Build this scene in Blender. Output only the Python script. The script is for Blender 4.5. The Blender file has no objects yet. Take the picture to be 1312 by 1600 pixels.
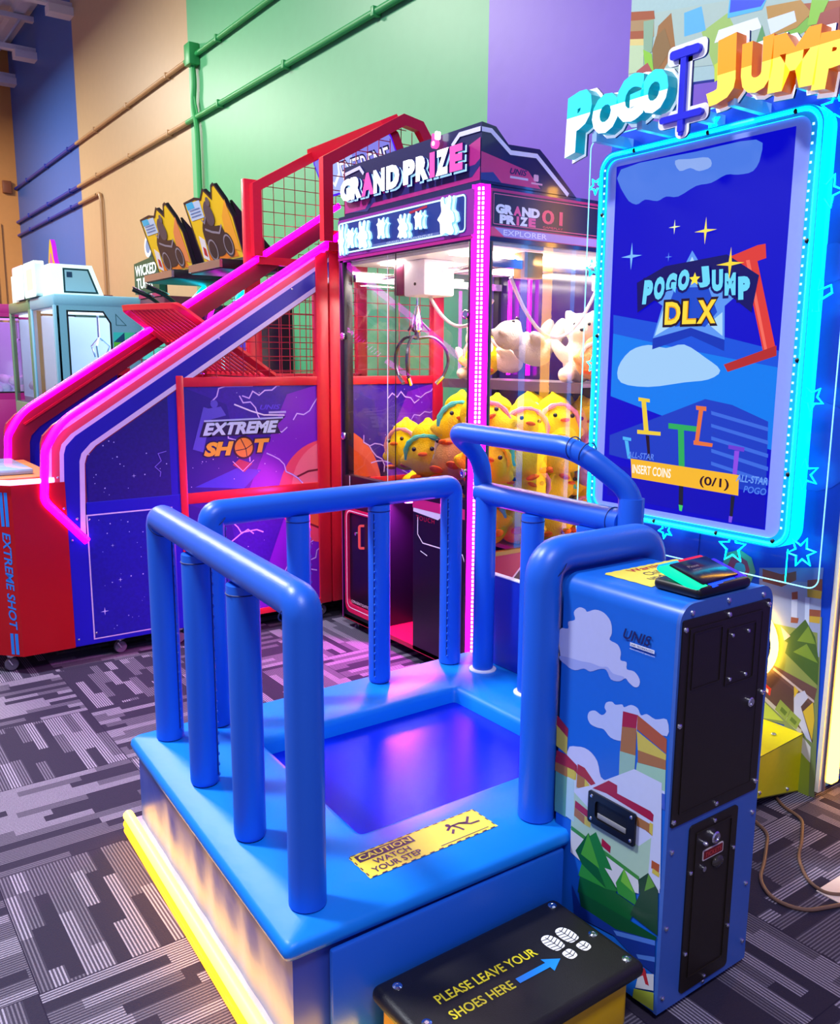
import bpy, bmesh, math, random
from mathutils import Vector, Matrix
S = bpy.context.scene
COL = S.collection
PI = math.pi

# ---------------------------------------------------------------- camera
cam_d = bpy.data.cameras.new('camera')
cam = bpy.data.objects.new('camera', cam_d); COL.objects.link(cam)
cam_d.sensor_fit = 'VERTICAL'; cam_d.sensor_height = 36.0
cam_d.lens = 1346.0 / 1600.0 * 36.0
cam_d.clip_start = .02; cam_d.clip_end = 100
def cam_axes(pitch, roll, yaw):
    fw0 = Vector((math.sin(yaw), math.cos(yaw), 0)); rt0 = Vector((math.cos(yaw), -math.sin(yaw), 0)); up0 = Vector((0, 0, 1))
    fw = fw0*math.cos(pitch) - up0*math.sin(pitch); up = up0*math.cos(pitch) + fw0*math.sin(pitch)
    return rt0*math.cos(roll) + up*math.sin(roll), up*math.cos(roll) - rt0*math.sin(roll), fw
rt, up, fw = cam_axes(math.radians(10.12), math.radians(.334), math.radians(35.64))
cam.matrix_world = Matrix(((rt.x, up.x, -fw.x, 0), (rt.y, up.y, -fw.y, 0), (rt.z, up.z, -fw.z, 1.6), (0, 0, 0, 1)))
S.camera = cam

# ---------------------------------------------------------------- light and exposure
S.view_settings.view_transform = 'Standard'
S.view_settings.look = 'None'
S.view_settings.exposure = 0.12
S.view_settings.gamma = 1.0
S.view_settings.use_curve_mapping = False
W = bpy.data.worlds.new('world'); S.world = W; W.use_nodes = True
W.node_tree.nodes['Background'].inputs[0].default_value = (.44, .42, 1.0, 1)
W.node_tree.nodes['Background'].inputs[1].default_value = .47
def area(name, loc, rot, size, power, color, sy=None):
    d = bpy.data.lights.new(name, 'AREA'); d.energy = power; d.color = color; d.size = size
    if sy: d.shape = 'RECTANGLE'; d.size_y = sy
    o = bpy.data.objects.new(name, d); COL.objects.link(o); o.location = loc; o.rotation_euler = rot
    return o
area('ceiling_lamp', (-1.2, 4.2, 6.2), (0, 0, 0), .7, 560, (.86, .9, 1.0))
area('ceiling_lamp', (.2, 9.5, 6.2), (0, 0, 0), 1.1, 470, (1.0, .95, .88))
area('ceiling_lamp', (.2, 15.5, 6.2), (0, 0, 0), 1.1, 560, (1.0, .95, .88))
area('ceiling_lamp', (-.5, -1.5, 6.2), (0, 0, 0), 1.1, 240, (.92, .94, 1.0))

# ---------------------------------------------------------------- materials
def lin(c):
    return tuple(((x/12.92) if x <= .04045 else ((x+.055)/1.055)**2.4) for x in c)
def hx(s):
    return lin(tuple(int(s[i:i+2], 16)/255 for i in (0, 2, 4)))
MATS = {}
def mat(name, color, rough=.45, metal=0., bump=0., scale=60., var=.06, emit=None, es=0., spec=.5, coat=0.):
    """procedural surface: noise drives a little colour variation, roughness and (optionally) relief"""
    if name in MATS: return MATS[name]
    if isinstance(color, str): color = hx(color)
    m = bpy.data.materials.new(name); m.use_nodes = True
    nt = m.node_tree; N = nt.nodes; L = nt.links
    b = N['Principled BSDF']
    tc = N.new('ShaderNodeTexCoord'); nz = N.new('ShaderNodeTexNoise'); nz.inputs['Scale'].default_value = scale
    nz.inputs['Detail'].default_value = 3
    L.new(tc.outputs['Object'], nz.inputs['Vector'])
    mx = N.new('ShaderNodeMix'); mx.data_type = 'RGBA'
    mx.inputs['A'].default_value = tuple(x*(1-var) for x in color) + (1,)
    mx.inputs['B'].default_value = tuple(min(1, x*(1+var)) for x in color) + (1,)
    L.new(nz.outputs['Fac'], mx.inputs['Factor']); L.new(mx.outputs['Result'], b.inputs['Base Color'])
    b.inputs['Roughness'].default_value = rough; b.inputs['Metallic'].default_value = metal
    b.inputs['Specular IOR Level'].default_value = spec
    if coat: b.inputs['Coat Weight'].default_value = coat; b.inputs['Coat Roughness'].default_value = .08
    if bump:
        bp = N.new('ShaderNodeBump'); bp.inputs['Strength'].default_value = bump; bp.inputs['Distance'].default_value = .01
        L.new(nz.outputs['Fac'], bp.inputs['Height']); L.new(bp.outputs['Normal'], b.inputs['Normal'])
    if emit is not None:
        if isinstance(emit, str): emit = hx(emit)
        b.inputs['Emission Color'].default_value = tuple(emit) + (1,); b.inputs['Emission Strength'].default_value = es
    m.diffuse_color = tuple(color) + (1,)
    MATS[name] = m
    return m
def art(c):  return mat('print_' + c, c, .35, var=.03)                     # printed vinyl of one ink colour
def glow(c, s=1.0): return mat('lit_%s_%g' % (c, s), '060608', .5, emit=c, es=s, spec=.15)  # a lit screen or sign colour
def glass(name, tint=(1, 1, 1), refl=1.5, base=.0):
    if name in MATS: return MATS[name]
    m = bpy.data.materials.new(name); m.use_nodes = True
    nt = m.node_tree; N = nt.nodes; L = nt.links; N.remove(N['Principled BSDF'])
    tr = N.new('ShaderNodeBsdfTransparent'); tr.inputs[0].default_value = tuple(tint) + (1,)
    gl = N.new('ShaderNodeBsdfGlossy'); gl.inputs['Roughness'].default_value = .02
    fr = N.new('ShaderNodeFresnel'); fr.inputs['IOR'].default_value = refl
    nz = N.new('ShaderNodeTexNoise'); nz.inputs['Scale'].default_value = 1.5
    bp = N.new('ShaderNodeBump'); bp.inputs['Strength'].default_value = .01
    L.new(nz.outputs['Fac'], bp.inputs['Height']); L.new(bp.outputs['Normal'], gl.inputs['Normal'])
    ad = N.new('ShaderNodeMath'); ad.operation = 'ADD'; ad.use_clamp = True; ad.inputs[1].default_value = base
    L.new(fr.outputs[0], ad.inputs[0])
    mx = N.new('ShaderNodeMixShader'); L.new(ad.outputs[0], mx.inputs[0]); L.new(tr.outputs[0], mx.inputs[1]); L.new(gl.outputs[0], mx.inputs[2])
    L.new(mx.outputs[0], N['Material Output'].inputs['Surface'])
    MATS[name] = m
    return m

# ---------------------------------------------------------------- mesh helpers
X3, Y3, Z3 = Vector((1, 0, 0)), Vector((0, 1, 0)), Vector((0, 0, 1))
class Fr:
    """a flat frame: origin, right, up; the normal points out of the surface"""
    def __init__(s, o, u, v):
        s.o = Vector(o); s.u = Vector(u).normalized(); s.v = Vector(v).normalized(); s.n = s.u.cross(s.v)
    def __call__(s, a, b, c=0.): return s.o + s.u*a + s.v*b + s.n*c
def loc_of(p):
    t = Vector((0, 0, 0))
    while p is not None: t += p.location; p = p.parent
    return t
class MB:
    def __init__(s): s.v = []; s.f = []; s.mi = []; s.mats = []
    def m(s, mt):
        if mt not in s.mats: s.mats.append(mt)
        return s.mats.index(mt)
    def add(s, vs, fs, mt):
        k = len(s.v); i = s.m(mt); s.v += [Vector(x) for x in vs]
        for f in fs: s.f.append([k + q for q in f]); s.mi.append(i)
        return s
    def box(s, a, b, mt, bev=0., seg=2):
        a, b = Vector(a), Vector(b)
        lo = Vector((min(a.x, b.x), min(a.y, b.y), min(a.z, b.z))); hi = Vector((max(a.x, b.x), max(a.y, b.y), max(a.z, b.z)))
        c = (lo + hi)/2; d = hi - lo
        return s.obox(c, (X3, Y3, Z3), d, mt, bev, seg)
    def obox(s, c, axes, d, mt, bev=0., seg=2):
        bm = bmesh.new(); bmesh.ops.create_cube(bm, size=1)
        for v in bm.verts: v.co = Vector((v.co.x*d[0], v.co.y*d[1], v.co.z*d[2]))
        if bev > 0:
            bmesh.ops.bevel(bm, geom=bm.edges[:], offset=min(bev, .49*min(d)), segments=seg, profile=.5, affect='EDGES')
        ax = [Vector(q).normalized() for q in axes]
        s.bm(bm, mt, lambda p: Vector(c) + ax[0]*p.x + ax[1]*p.y + ax[2]*p.z); return s
    def bm(s, bm, mt, fn=lambda p: p):
        bm.verts.index_update()
        s.add([fn(v.co) for v in bm.verts], [[v.index for v in f.verts] for f in bm.faces], mt); bm.free()
    def ell(s, c, r, mt, seg=12, rings=8, rot=None):
        bm = bmesh.new(); bmesh.ops.create_uvsphere(bm, u_segments=seg, v_segments=rings, radius=1)
        if not hasattr(r, '__len__'): r = (r, r, r)
        def fn(p):
            q = Vector((p.x*r[0], p.y*r[1], p.z*r[2]))
            if rot is not None: q = rot @ q
            return Vector(c) + q
        s.bm(bm, mt, fn); return s
    def tube(s, pts, r, mt, seg=12, closed=False, cap=True, fillet=0., fn=5):
        pts = [Vector(p) for p in pts]
        if fillet: pts = fillet_path(pts, fillet, fn, closed)
        n = len(pts); rs = r if hasattr(r, '__len__') else [r]*n
        t = []
        for i in range(n):
            a = pts[(i-1) % n] if (closed or i) else pts[0]; b = pts[(i+1) % n] if (closed or i < n-1) else pts[-1]
            t.append((b-a).normalized())
        ref = Z3 if abs(t[0].z) < .9 else X3
        nn = (ref - t[0]*ref.dot(t[0])).normalized(); vs = []
        for i in range(n):
            nn = (nn - t[i]*nn.dot(t[i])).normalized(); bb = t[i].cross(nn)
            for k in range(seg):
                a = 2*PI*k/seg; vs.append(pts[i] + (nn*math.cos(a) + bb*math.sin(a))*rs[i])
        fs = []
        for i in range(n if closed else n-1):
            j = (i+1) % n
            for k in range(seg):
                q = (k+1) % seg; fs.append((i*seg+k, i*seg+q, j*seg+q, j*seg+k))
        if cap and not closed:
            fs.append(tuple(range(seg-1, -1, -1))); fs.append(tuple((n-1)*seg+k for k in range(seg)))
        return s.add(vs, fs, mt)
    def lathe(s, o, axis, prof, mt, seg=16):
        """prof: (radius, height) pairs along axis from o"""
        ax = Vector(axis).normalized(); u = ax.orthogonal().normalized(); w = ax.cross(u); vs = []; fs = []
        for r, h in prof:
            for k in range(seg):
                a = 2*PI*k/seg; vs.append(Vector(o) + ax*h + (u*math.cos(a) + w*math.sin(a))*r)
        for i in range(len(prof)-1):
            for k in range(seg):
                q = (k+1) % seg; fs.append((i*seg+k, i*seg+q, (i+1)*seg+q, (i+1)*seg+k))
        fs.append(tuple(range(seg-1, -1, -1))); fs.append(tuple((len(prof)-1)*seg+k for k in range(seg)))
        return s.add(vs, fs, mt)
    def poly(s, F, pts, mt, c=.001):
        if area2(pts) < 0: pts = pts[::-1]
        return s.add([F(a, b, c) for a, b in pts], [tuple(range(len(pts)))], mt)
    def slab(s, F, pts, c0, c1, mt, side=None):
        if area2(pts) < 0: pts = pts[::-1]
        n = len(pts)
        s.add([F(a, b, c1) for a, b in pts], [tuple(range(n))], mt)
        s.add([F(a, b, c0) for a, b in pts], [tuple(range(n-1, -1, -1))], side or mt)
        s.add([F(a, b, c0) for a, b in pts] + [F(a, b, c1) for a, b in pts],
              [(i, (i+1) % n, n+(i+1) % n, n+i) for i in range(n)], side or mt)
        return s
    def frame(s, F, outer, inner, c0, c1, mt, side=None):
        """a plate with a hole: outer and inner loops of equal count"""
        n = len(outer); sd = side or mt
        if area2(outer) < 0: outer = outer[::-1]; inner = inner[::-1]
        o0 = [F(a, b, c0) for a, b in outer]; o1 = [F(a, b, c1) for a, b in outer]; i0 = [F(a, b, c0) for a, b in inner]; i1 = [F(a, b, c1) for a, b in inner]
        q = [(i, (i+1) % n) for i in range(n)]
        s.add(o1 + i1, [(a, b, n+b, n+a) for a, b in q], mt)
        s.add(o0 + i0, [(b, a, n+a, n+b) for a, b in q], mt)
        s.add(o0 + o1, [(a, b, n+b, n+a) for a, b in q], sd)
        s.add(i0 + i1, [(b, a, n+a, n+b) for a, b in q], sd)
        return s
    def stroke(s, F, pts, w, mt, c=.001, closed=False, depth=0.):
        """a flat line of width w along a polyline"""
        P = [Vector((p[0], p[1])) for p in pts]; n = len(P); l = []; r = []
        for i in range(n):
            a = P[i-1] if (closed or i) else P[0]; b = P[(i+1) % n] if (closed or i < n-1) else P[-1]
            d1 = (P[i]-a).normalized() if (P[i]-a).length > 1e-9 else (b-P[i]).normalized()
            d2 = (b-P[i]).normalized() if (b-P[i]).length > 1e-9 else d1
            n1 = Vector((-d1.y, d1.x)); n2 = Vector((-d2.y, d2.x)); mm = (n1+n2)
            mm = mm.normalized() if mm.length > 1e-6 else n1
            k = w/2/max(.35, mm.dot(n1)); l.append(P[i]+mm*k); r.append(P[i]-mm*k)
        rng = range(n if closed else n-1)
        if depth:
            s.add([F(p.x, p.y, c+depth) for p in l+r] + [F(p.x, p.y, c) for p in l+r],
                  [(n+i, n+(i+1) % n, (i+1) % n, i) for i in rng] + [(2*n+i, 2*n+(i+1) % n, (i+1) % n, i)[::-1] for i in rng]
                  + [(3*n+i, 3*n+(i+1) % n, n+(i+1) % n, n+i) for i in rng], mt)
        else:
            s.add([F(p.x, p.y, c) for p in l+r], [(n+i, n+(i+1) % n, (i+1) % n, i) for i in rng], mt)
        return s
    def text(s, F, txt, a, b, w, h, mt, c=.001, ext=0., bold=0., shear=0., space=1., side=None, rot=0., bev=0.):
        """lettering fitted into the box (a, b, w, h) of the frame"""
        vs, fs, nz = text_mesh(txt, bold, shear, ext > 0, space, bev)
        x0 = min(v[0] for v in vs); x1 = max(v[0] for v in vs); y0 = min(v[1] for v in vs); y1 = max(v[1] for v in vs)
        zr = max(max(v[2] for v in vs), 1e-6)
        cr, sr = math.cos(rot), math.sin(rot); out = []
        for v in vs:
            p = (v[0]-x0)/(x1-x0)*w; q = (v[1]-y0)/max(1e-6, y1-y0)*h
            out.append(F(a + p*cr - q*sr, b + p*sr + q*cr, c + ((v[2]/zr*.5+.5)*ext if ext else 0)))
        if side is None: return s.add(out, fs, mt)
        s.add(out, [f for f, z in zip(fs, nz) if z > .5], mt); s.add(out, [f for f, z in zip(fs, nz) if z <= .5], side)
        return s
    def build(s, name, parent=None, label=None, smooth=True, sharp=.7, origin=None):
        me = bpy.data.meshes.new(name)
        if parent is not None: o0 = loc_of(parent)
        elif origin is not None: o0 = Vector(origin)
        else:
            xs = [v.x for v in s.v]; ys = [v.y for v in s.v]; zs = [v.z for v in s.v]
            o0 = Vector(((min(xs)+max(xs))/2, (min(ys)+max(ys))/2, min(zs)))
        me.from_pydata([v - o0 for v in s.v], [], s.f)
        for mt in s.mats: me.materials.append(mt)
        me.polygons.foreach_set('material_index', s.mi)
        me.polygons.foreach_set('use_smooth', [smooth]*len(me.polygons))
        me.update()
        if smooth: me.set_sharp_from_angle(angle=sharp)
        o = bpy.data.objects.new(name, me); COL.objects.link(o)
        if parent is not None: o.parent = parent
        else: o.location = o0
        if label: o['label'] = label
        return o
def area2(p): return sum(p[i-1][0]*p[i][1] - p[i][0]*p[i-1][1] for i in range(len(p)))
def fillet_path(pts, r, n, closed):
    out = []; N = len(pts)
    for i in range(N):
        if not closed and i in (0, N-1): out.append(pts[i]); continue
        a, p, b = pts[i-1], pts[i], pts[(i+1) % N]
        d1, d2 = (a-p), (b-p); rr = min(r, d1.length*.49, d2.length*.49)
        s, e = p + d1.normalized()*rr, p + d2.normalized()*rr
        for k in range(n+1):
            t = k/n; out.append(s*(1-t)**2 + p*2*t*(1-t) + e*t*t)
    return out
TXT = {}
def text_mesh(txt, bold, shear, solid, space, bev):
    k = (txt, bold, shear, solid, space, bev)
    if k in TXT: return TXT[k]
    cu = bpy.data.curves.new('lettering', 'FONT'); cu.body = txt; cu.size = 1; cu.offset = bold; cu.shear = shear; cu.space_character = space
    cu.resolution_u = 3
    if solid: cu.extrude = .1
    if bev: cu.bevel_depth = bev; cu.bevel_resolution = 1
    o = bpy.data.objects.new('lettering', cu); COL.objects.link(o)
    dg = bpy.context.evaluated_depsgraph_get(); dg.update()
    me = o.evaluated_get(dg).to_mesh()
    r = ([tuple(v.co) for v in me.vertices], [tuple(p.vertices) for p in me.polygons], [p.normal.z for p in me.polygons])
    o.evaluated_get(dg).to_mesh_clear()
    bpy.data.objects.remove(o); bpy.data.curves.remove(cu)
    TXT[k] = r; return r
def rrect(x0, y0, x1, y1, r, n=5):
    P = []
    for cx, cy, a0 in ((x1-r, y0+r, -PI/2), (x1-r, y1-r, 0), (x0+r, y1-r, PI/2), (x0+r, y0+r, PI)):
        for k in range(n+1):
            a = a0 + PI/2*k/n; P.append((cx + r*math.cos(a), cy + r*math.sin(a)))
    return P
def circ(x, y, r, n=20, ry=None): return [(x + r*math.cos(2*PI*k/n), y + (ry or r)*math.sin(2*PI*k/n)) for k in range(n)]
def two_tone(name, lo, hi, level, es):
    """lit print with a hard edge between two ink colours at a level of the part's height"""
    m = mat(name, hi, .35, emit=hi, es=es); nt = m.node_tree; b = nt.nodes['Principled BSDF']
    tc = nt.nodes.new('ShaderNodeTexCoord'); sp = nt.nodes.new('ShaderNodeSeparateXYZ'); cr = nt.nodes.new('ShaderNodeValToRGB')
    nt.links.new(tc.outputs['Generated'], sp.inputs[0]); nt.links.new(sp.outputs[2], cr.inputs[0])
    cr.color_ramp.interpolation = 'CONSTANT'; cr.color_ramp.elements[0].color = hx(lo) + (1,); cr.color_ramp.elements[1].position = level; cr.color_ramp.elements[1].color = hx(hi) + (1,)
    nt.links.new(cr.outputs[0], b.inputs['Base Color']); nt.links.new(cr.outputs[0], b.inputs['Emission Color']); return m
def star(x, y, r, r2, n=5, rot=PI/2): return [(x + (r if k % 2 == 0 else r2)*math.cos(rot + PI*k/n), y + (r if k % 2 == 0 else r2)*math.sin(rot + PI*k/n)) for k in range(2*n)]
def smooth_poly(p, n=4):
    """closed Catmull-Rom through the points"""
    out = []; N = len(p)
    for i in range(N):
        a, b, c, d = [Vector((q[0], q[1])) for q in (p[i-1], p[i], p[(i+1) % N], p[(i+2) % N])]
        for k in range(n):
            t = k/n; q = .5*((2*b) + (c-a)*t + (2*a-5*b+4*c-d)*t*t + (3*b-a-3*c+d)*t**3); out.append((q.x, q.y))
    return out
def offset_loop(p, d):
    """move a closed loop outward by d"""
    if area2(p) < 0: p = p[::-1]
    out = []; n = len(p)
    for i in range(n):
        a, b, c = [Vector((q[0], q[1])) for q in (p[i-1], p[i], p[(i+1) % n])]
        e1, e2 = (b-a), (c-b)
        e1 = e1.normalized() if e1.length > 1e-9 else e2.normalized(); e2 = e2.normalized() if e2.length > 1e-9 else e1
        n1, n2 = Vector((e1.y, -e1.x)), Vector((e2.y, -e2.x)); m = (n1+n2)
        m = m.normalized() if m.length > 1e-6 else n1
        q = b + m*(d/max(.4, m.dot(n1))); out.append((q.x, q.y))
    return out
def thing(name, label, cat, loc=(0, 0, 0), group=None):
    o = bpy.data.objects.new(name, None); COL.objects.link(o); o.location = loc; o.empty_display_size = .1
    o['label'] = label; o['category'] = cat
    if group: o['group'] = group
    return o
def tag(o, label, cat, group=None):
    o['label'] = label; o['category'] = cat
    if group: o['group'] = group
    return o
def struct(o): o['kind'] = 'structure'; return o
def copy_thing(root, loc, rot=(0, 0, 0), scale=1., label=None, mats=None):
    r = root.copy(); COL.objects.link(r); r.location = loc; r.rotation_euler = rot; r.scale = (scale,)*3
    if label: r['label'] = label
    for ch in [c for c in root.children]:
        c = ch.copy(); COL.objects.link(c); c.parent = r
        for g in [q for q in ch.children]:
            d = g.copy(); COL.objects.link(d); d.parent = c
    return r
def screws(mb, F, pts, r=.006, c=.0, mt=None):
    for a, b in pts: mb.lathe(F(a, b, c), F.n, [(r, 0), (r*.9, r*.5), (r*.45, r*.8)], mt or STEEL, 10)
STEEL = mat('bright_steel', (.75, .76, .8), .22, 1.)
CHROME = mat('chrome', (.85, .85, .9), .1, 1.)
BLACK = mat('black_paint', '0c0b10', .38)
WHITE_MAG = mat('magenta_neon', 'ff00ff', .4, emit=(1., .0, .95), es=6.)
CYAN_NEON = mat('cyan_neon', '00e8ff', .4, emit=(.0, .72, 1.), es=6.)
KIOSK_ART = [
    ('b9bfe8', [(-0.01,0.903),(0.02,0.914),(0.019,0.932),(0.043,0.944),(0.038,0.963),(0.056,0.98),(0.076,0.98),(0.084,0.975),(0.11,0.987),(0.139,0.986),(0.162,0.969),(0.167,0.941),(0.161,0.923),(0.187,0.918),(0.198,0.902),(0.198,0.882),(0.217,0.882),(0.219,0.865),(0.242,0.866),(0.259,0.852),(0.258,0.835),(0.245,0.828),(0.227,0.834),(0.216,0.841),(0.199,0.828),(0.171,0.824),(0.155,0.843),(0.133,0.839),(0.103,0.823),(0.08,0.824),(0.049,0.81),(0.017,0.815),(-0.005,0.837)]),
    ('9aa6de', [(-0.006,0.833),(0.032,0.838),(0.072,0.841),(0.102,0.846),(0.136,0.846),(0.158,0.852),(0.177,0.841),(0.212,0.843),(0.199,0.828),(0.171,0.824),(0.155,0.843),(0.133,0.839),(0.103,0.823),(0.08,0.824),(0.049,0.81),(0.017,0.815),(-0.004,0.822)]),
    ('b4c0ea', [(0.1,0.699),(0.105,0.716),(0.124,0.726),(0.147,0.722),(0.161,0.736),(0.155,0.745),(0.16,0.76),(0.178,0.768),(0.189,0.764),(0.21,0.772),(0.217,0.767),(0.237,0.78),(0.258,0.779),(0.269,0.765),(0.286,0.774),(0.312,0.77),(0.344,0.781),(0.347,0.741),(0.288,0.741),(0.26,0.748),(0.256,0.706),(0.215,0.679),(0.179,0.674),(0.156,0.687),(0.134,0.684),(0.111,0.685)]),
    ('c4c8ec', [(0.033,0.578),(0.068,0.607),(0.107,0.613),(0.139,0.595),(0.153,0.558),(0.179,0.551),(0.182,0.498),(0.044,0.435)]),
    ('8fb8a8', [(0.21,0.651),(0.259,0.658),(0.257,0.524),(0.212,0.504)]),
    ('a06a3a', [(0.213,0.716),(0.258,0.727),(0.259,0.658),(0.211,0.651)]),
    ('a01838', [(0.214,0.756),(0.259,0.762),(0.257,0.727),(0.213,0.716)]),
    ('c8b84a', [(0.259,0.722),(0.348,0.696),(0.348,0.682),(0.265,0.674)]),
    ('a8522c', [(0.259,0.762),(0.347,0.734),(0.348,0.698),(0.259,0.726)]),
    ('a06a3a', [(0.265,0.675),(0.348,0.682),(0.349,0.658),(0.267,0.644)]),
    ('98c4a8', [(0.265,0.643),(0.349,0.658),(0.351,0.601),(0.26,0.589)]),
    ('3a5ac0', [(0.26,0.587),(0.351,0.6),(0.354,0.558),(0.272,0.561)]),
    ('c4d0ec', [(0.259,0.594),(0.35,0.605),(0.351,0.598),(0.26,0.586)]),
    ('a01838', [(-0.007,0.667),(0.034,0.644),(0.033,0.619),(-0.008,0.639)]),
    ('c8b84a', [(-0.008,0.639),(0.033,0.619),(0.033,0.571),(-0.007,0.581)]),
    ('a01838', [(-0.005,0.569),(0.033,0.57),(0.071,0.555),(0.072,0.533),(0.032,0.551),(-0.006,0.553)]),
    ('a06a3a', [(-0.006,0.553),(0.032,0.552),(0.034,0.52),(-0.006,0.522)]),
    ('c8b84a', [(0.032,0.551),(0.07,0.533),(0.069,0.513),(0.034,0.52)]),
    ('5fae9c', [(-0.006,0.522),(0.034,0.52),(0.039,0.425),(-0.005,0.405)]),
    ('c4d8e4', [(0.034,0.52),(0.069,0.513),(0.073,0.441),(0.039,0.425)]),
    ('a01838', [(0.073,0.561),(0.098,0.56),(0.139,0.531),(0.137,0.515),(0.097,0.532),(0.072,0.533)]),
    ('a06a3a', [(0.072,0.533),(0.1,0.531),(0.1,0.492),(0.072,0.496)]),
    ('c8b84a', [(0.1,0.531),(0.122,0.517),(0.122,0.48),(0.1,0.492)]),
    ('98c4b4', [(0.072,0.496),(0.124,0.481),(0.125,0.464),(0.075,0.442)]),
    ('a01838', [(0.182,0.559),(0.208,0.561),(0.209,0.546),(0.273,0.553),(0.327,0.556),(0.233,0.513),(0.184,0.523)]),
    ('c4cce8', [(0.052,0.479),(0.124,0.523),(0.258,0.623),(0.341,0.622),(0.353,0.343),(0.318,0.348),(0.063,0.365)]),
    ('a8c8b0', [(0.057,0.481),(0.132,0.45),(0.284,0.432),(0.327,0.48),(0.332,0.355),(0.289,0.351),(0.058,0.376)]),
    ('c4cce8', [(0.258,0.623),(0.341,0.622),(0.354,0.355),(0.317,0.366),(0.321,0.519),(0.26,0.563)]),
    ('5a9c8c', [(-0.005,0.514),(0.038,0.512),(0.04,0.394),(-0.004,0.394)]),
    ('a8ccd8', [(0.037,0.508),(0.063,0.51),(0.068,0.394),(0.037,0.398)]),
    ('a01838', [(-0.007,0.552),(0.068,0.556),(0.067,0.539),(-0.008,0.534)]),
    ('a06a3a', [(-0.008,0.534),(0.037,0.537),(0.038,0.509),(-0.008,0.509)]),
    ('c8b84a', [(0.037,0.537),(0.067,0.537),(0.065,0.512),(0.038,0.511)]),
    ('a01838', [(0.07,0.457),(0.126,0.447),(0.125,0.427),(0.069,0.437)]),
    ('a06a3a', [(0.069,0.437),(0.105,0.429),(0.105,0.405),(0.068,0.413)]),
    ('c8b84a', [(0.105,0.429),(0.127,0.427),(0.126,0.405),(0.105,0.405)]),
    ('a01838', [(0.18,0.56),(0.208,0.559),(0.209,0.538),(0.313,0.538),(0.323,0.533),(0.322,0.514),(0.175,0.523),(0.128,0.517)]),
    ('a06a3a', [(0.274,0.506),(0.315,0.505),(0.323,0.478),(0.302,0.483),(0.275,0.482)]),
    ('c8b84a', [(0.313,0.509),(0.323,0.509),(0.323,0.478),(0.313,0.484)]),
    ('a01838', [(0.167,0.396),(0.197,0.388),(0.196,0.369),(0.166,0.375)]),
    ('a8522c', [(0.325,0.416),(0.348,0.416),(0.348,0.395),(0.325,0.395)]),
    ('c8b84a', [(0.329,0.397),(0.35,0.394),(0.349,0.383),(0.328,0.384)]),
    ('cfd2d8', [(0.058,0.372),(0.29,0.348),(0.292,0.309),(0.189,0.278),(0.061,0.304)]),
    ('3a8a3c', [(0.06,0.38),(0.291,0.354),(0.291,0.343),(0.059,0.368)]),
    ('0a5a2c', [(0.121,0.389),(0.078,0.317),(0.102,0.291),(0.092,0.205),(0.139,0.178),(0.269,0.22),(0.287,0.269),(0.22,0.273),(0.227,0.283),(0.162,0.335)]),
    ('1c7a34', [(0.146,0.403),(0.206,0.326),(0.18,0.32),(0.225,0.278),(0.19,0.266),(0.134,0.341),(0.125,0.381)]),
    ('46a030', [(0.12,0.387),(0.098,0.317),(0.164,0.309)]),
    ('2a8c34', [(0.102,0.291),(0.19,0.266),(0.092,0.252)]),
    ('2a8c34', [(0.243,0.351),(0.219,0.299),(0.228,0.274),(0.289,0.273),(0.282,0.304)]),
    ('6cb83c', [(0.243,0.351),(0.235,0.312),(0.278,0.303)]),
    ('14402c', [(0.317,0.378),(0.288,0.344),(0.296,0.311),(0.269,0.239),(0.355,0.232),(0.349,0.349)]),
    ('5a9838', [(0.318,0.376),(0.309,0.325),(0.339,0.354)]),
    ('0a4a2c', [(0.096,0.208),(0.268,0.223),(0.354,0.227),(0.349,0.215),(0.226,0.173),(0.106,0.169)]),
    ('10308c', [(0.07,0.214),(0.106,0.169),(0.226,0.173),(0.349,0.215),(0.353,0.126),(0.298,0.129),(0.22,0.152),(0.083,0.132)]),
    ('4a78d0', [(0.219,0.166),(0.349,0.215),(0.35,0.202),(0.231,0.158)]),
    ('4a78d0', [(0.295,0.145),(0.351,0.172),(0.352,0.159),(0.302,0.137)]),
    ('c8ccd8', [(0.306,0.099),(0.351,0.125),(0.353,0.081),(0.298,0.053)]),
    ('b02838', [(0.31,0.119),(0.324,0.123),(0.339,0.085),(0.328,0.083),(0.319,0.101),(0.311,0.093)]),
    ('9aa83a', [(0.294,0.048),(0.354,0.076),(0.356,0.027),(0.291,0.021)]),
]
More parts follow.
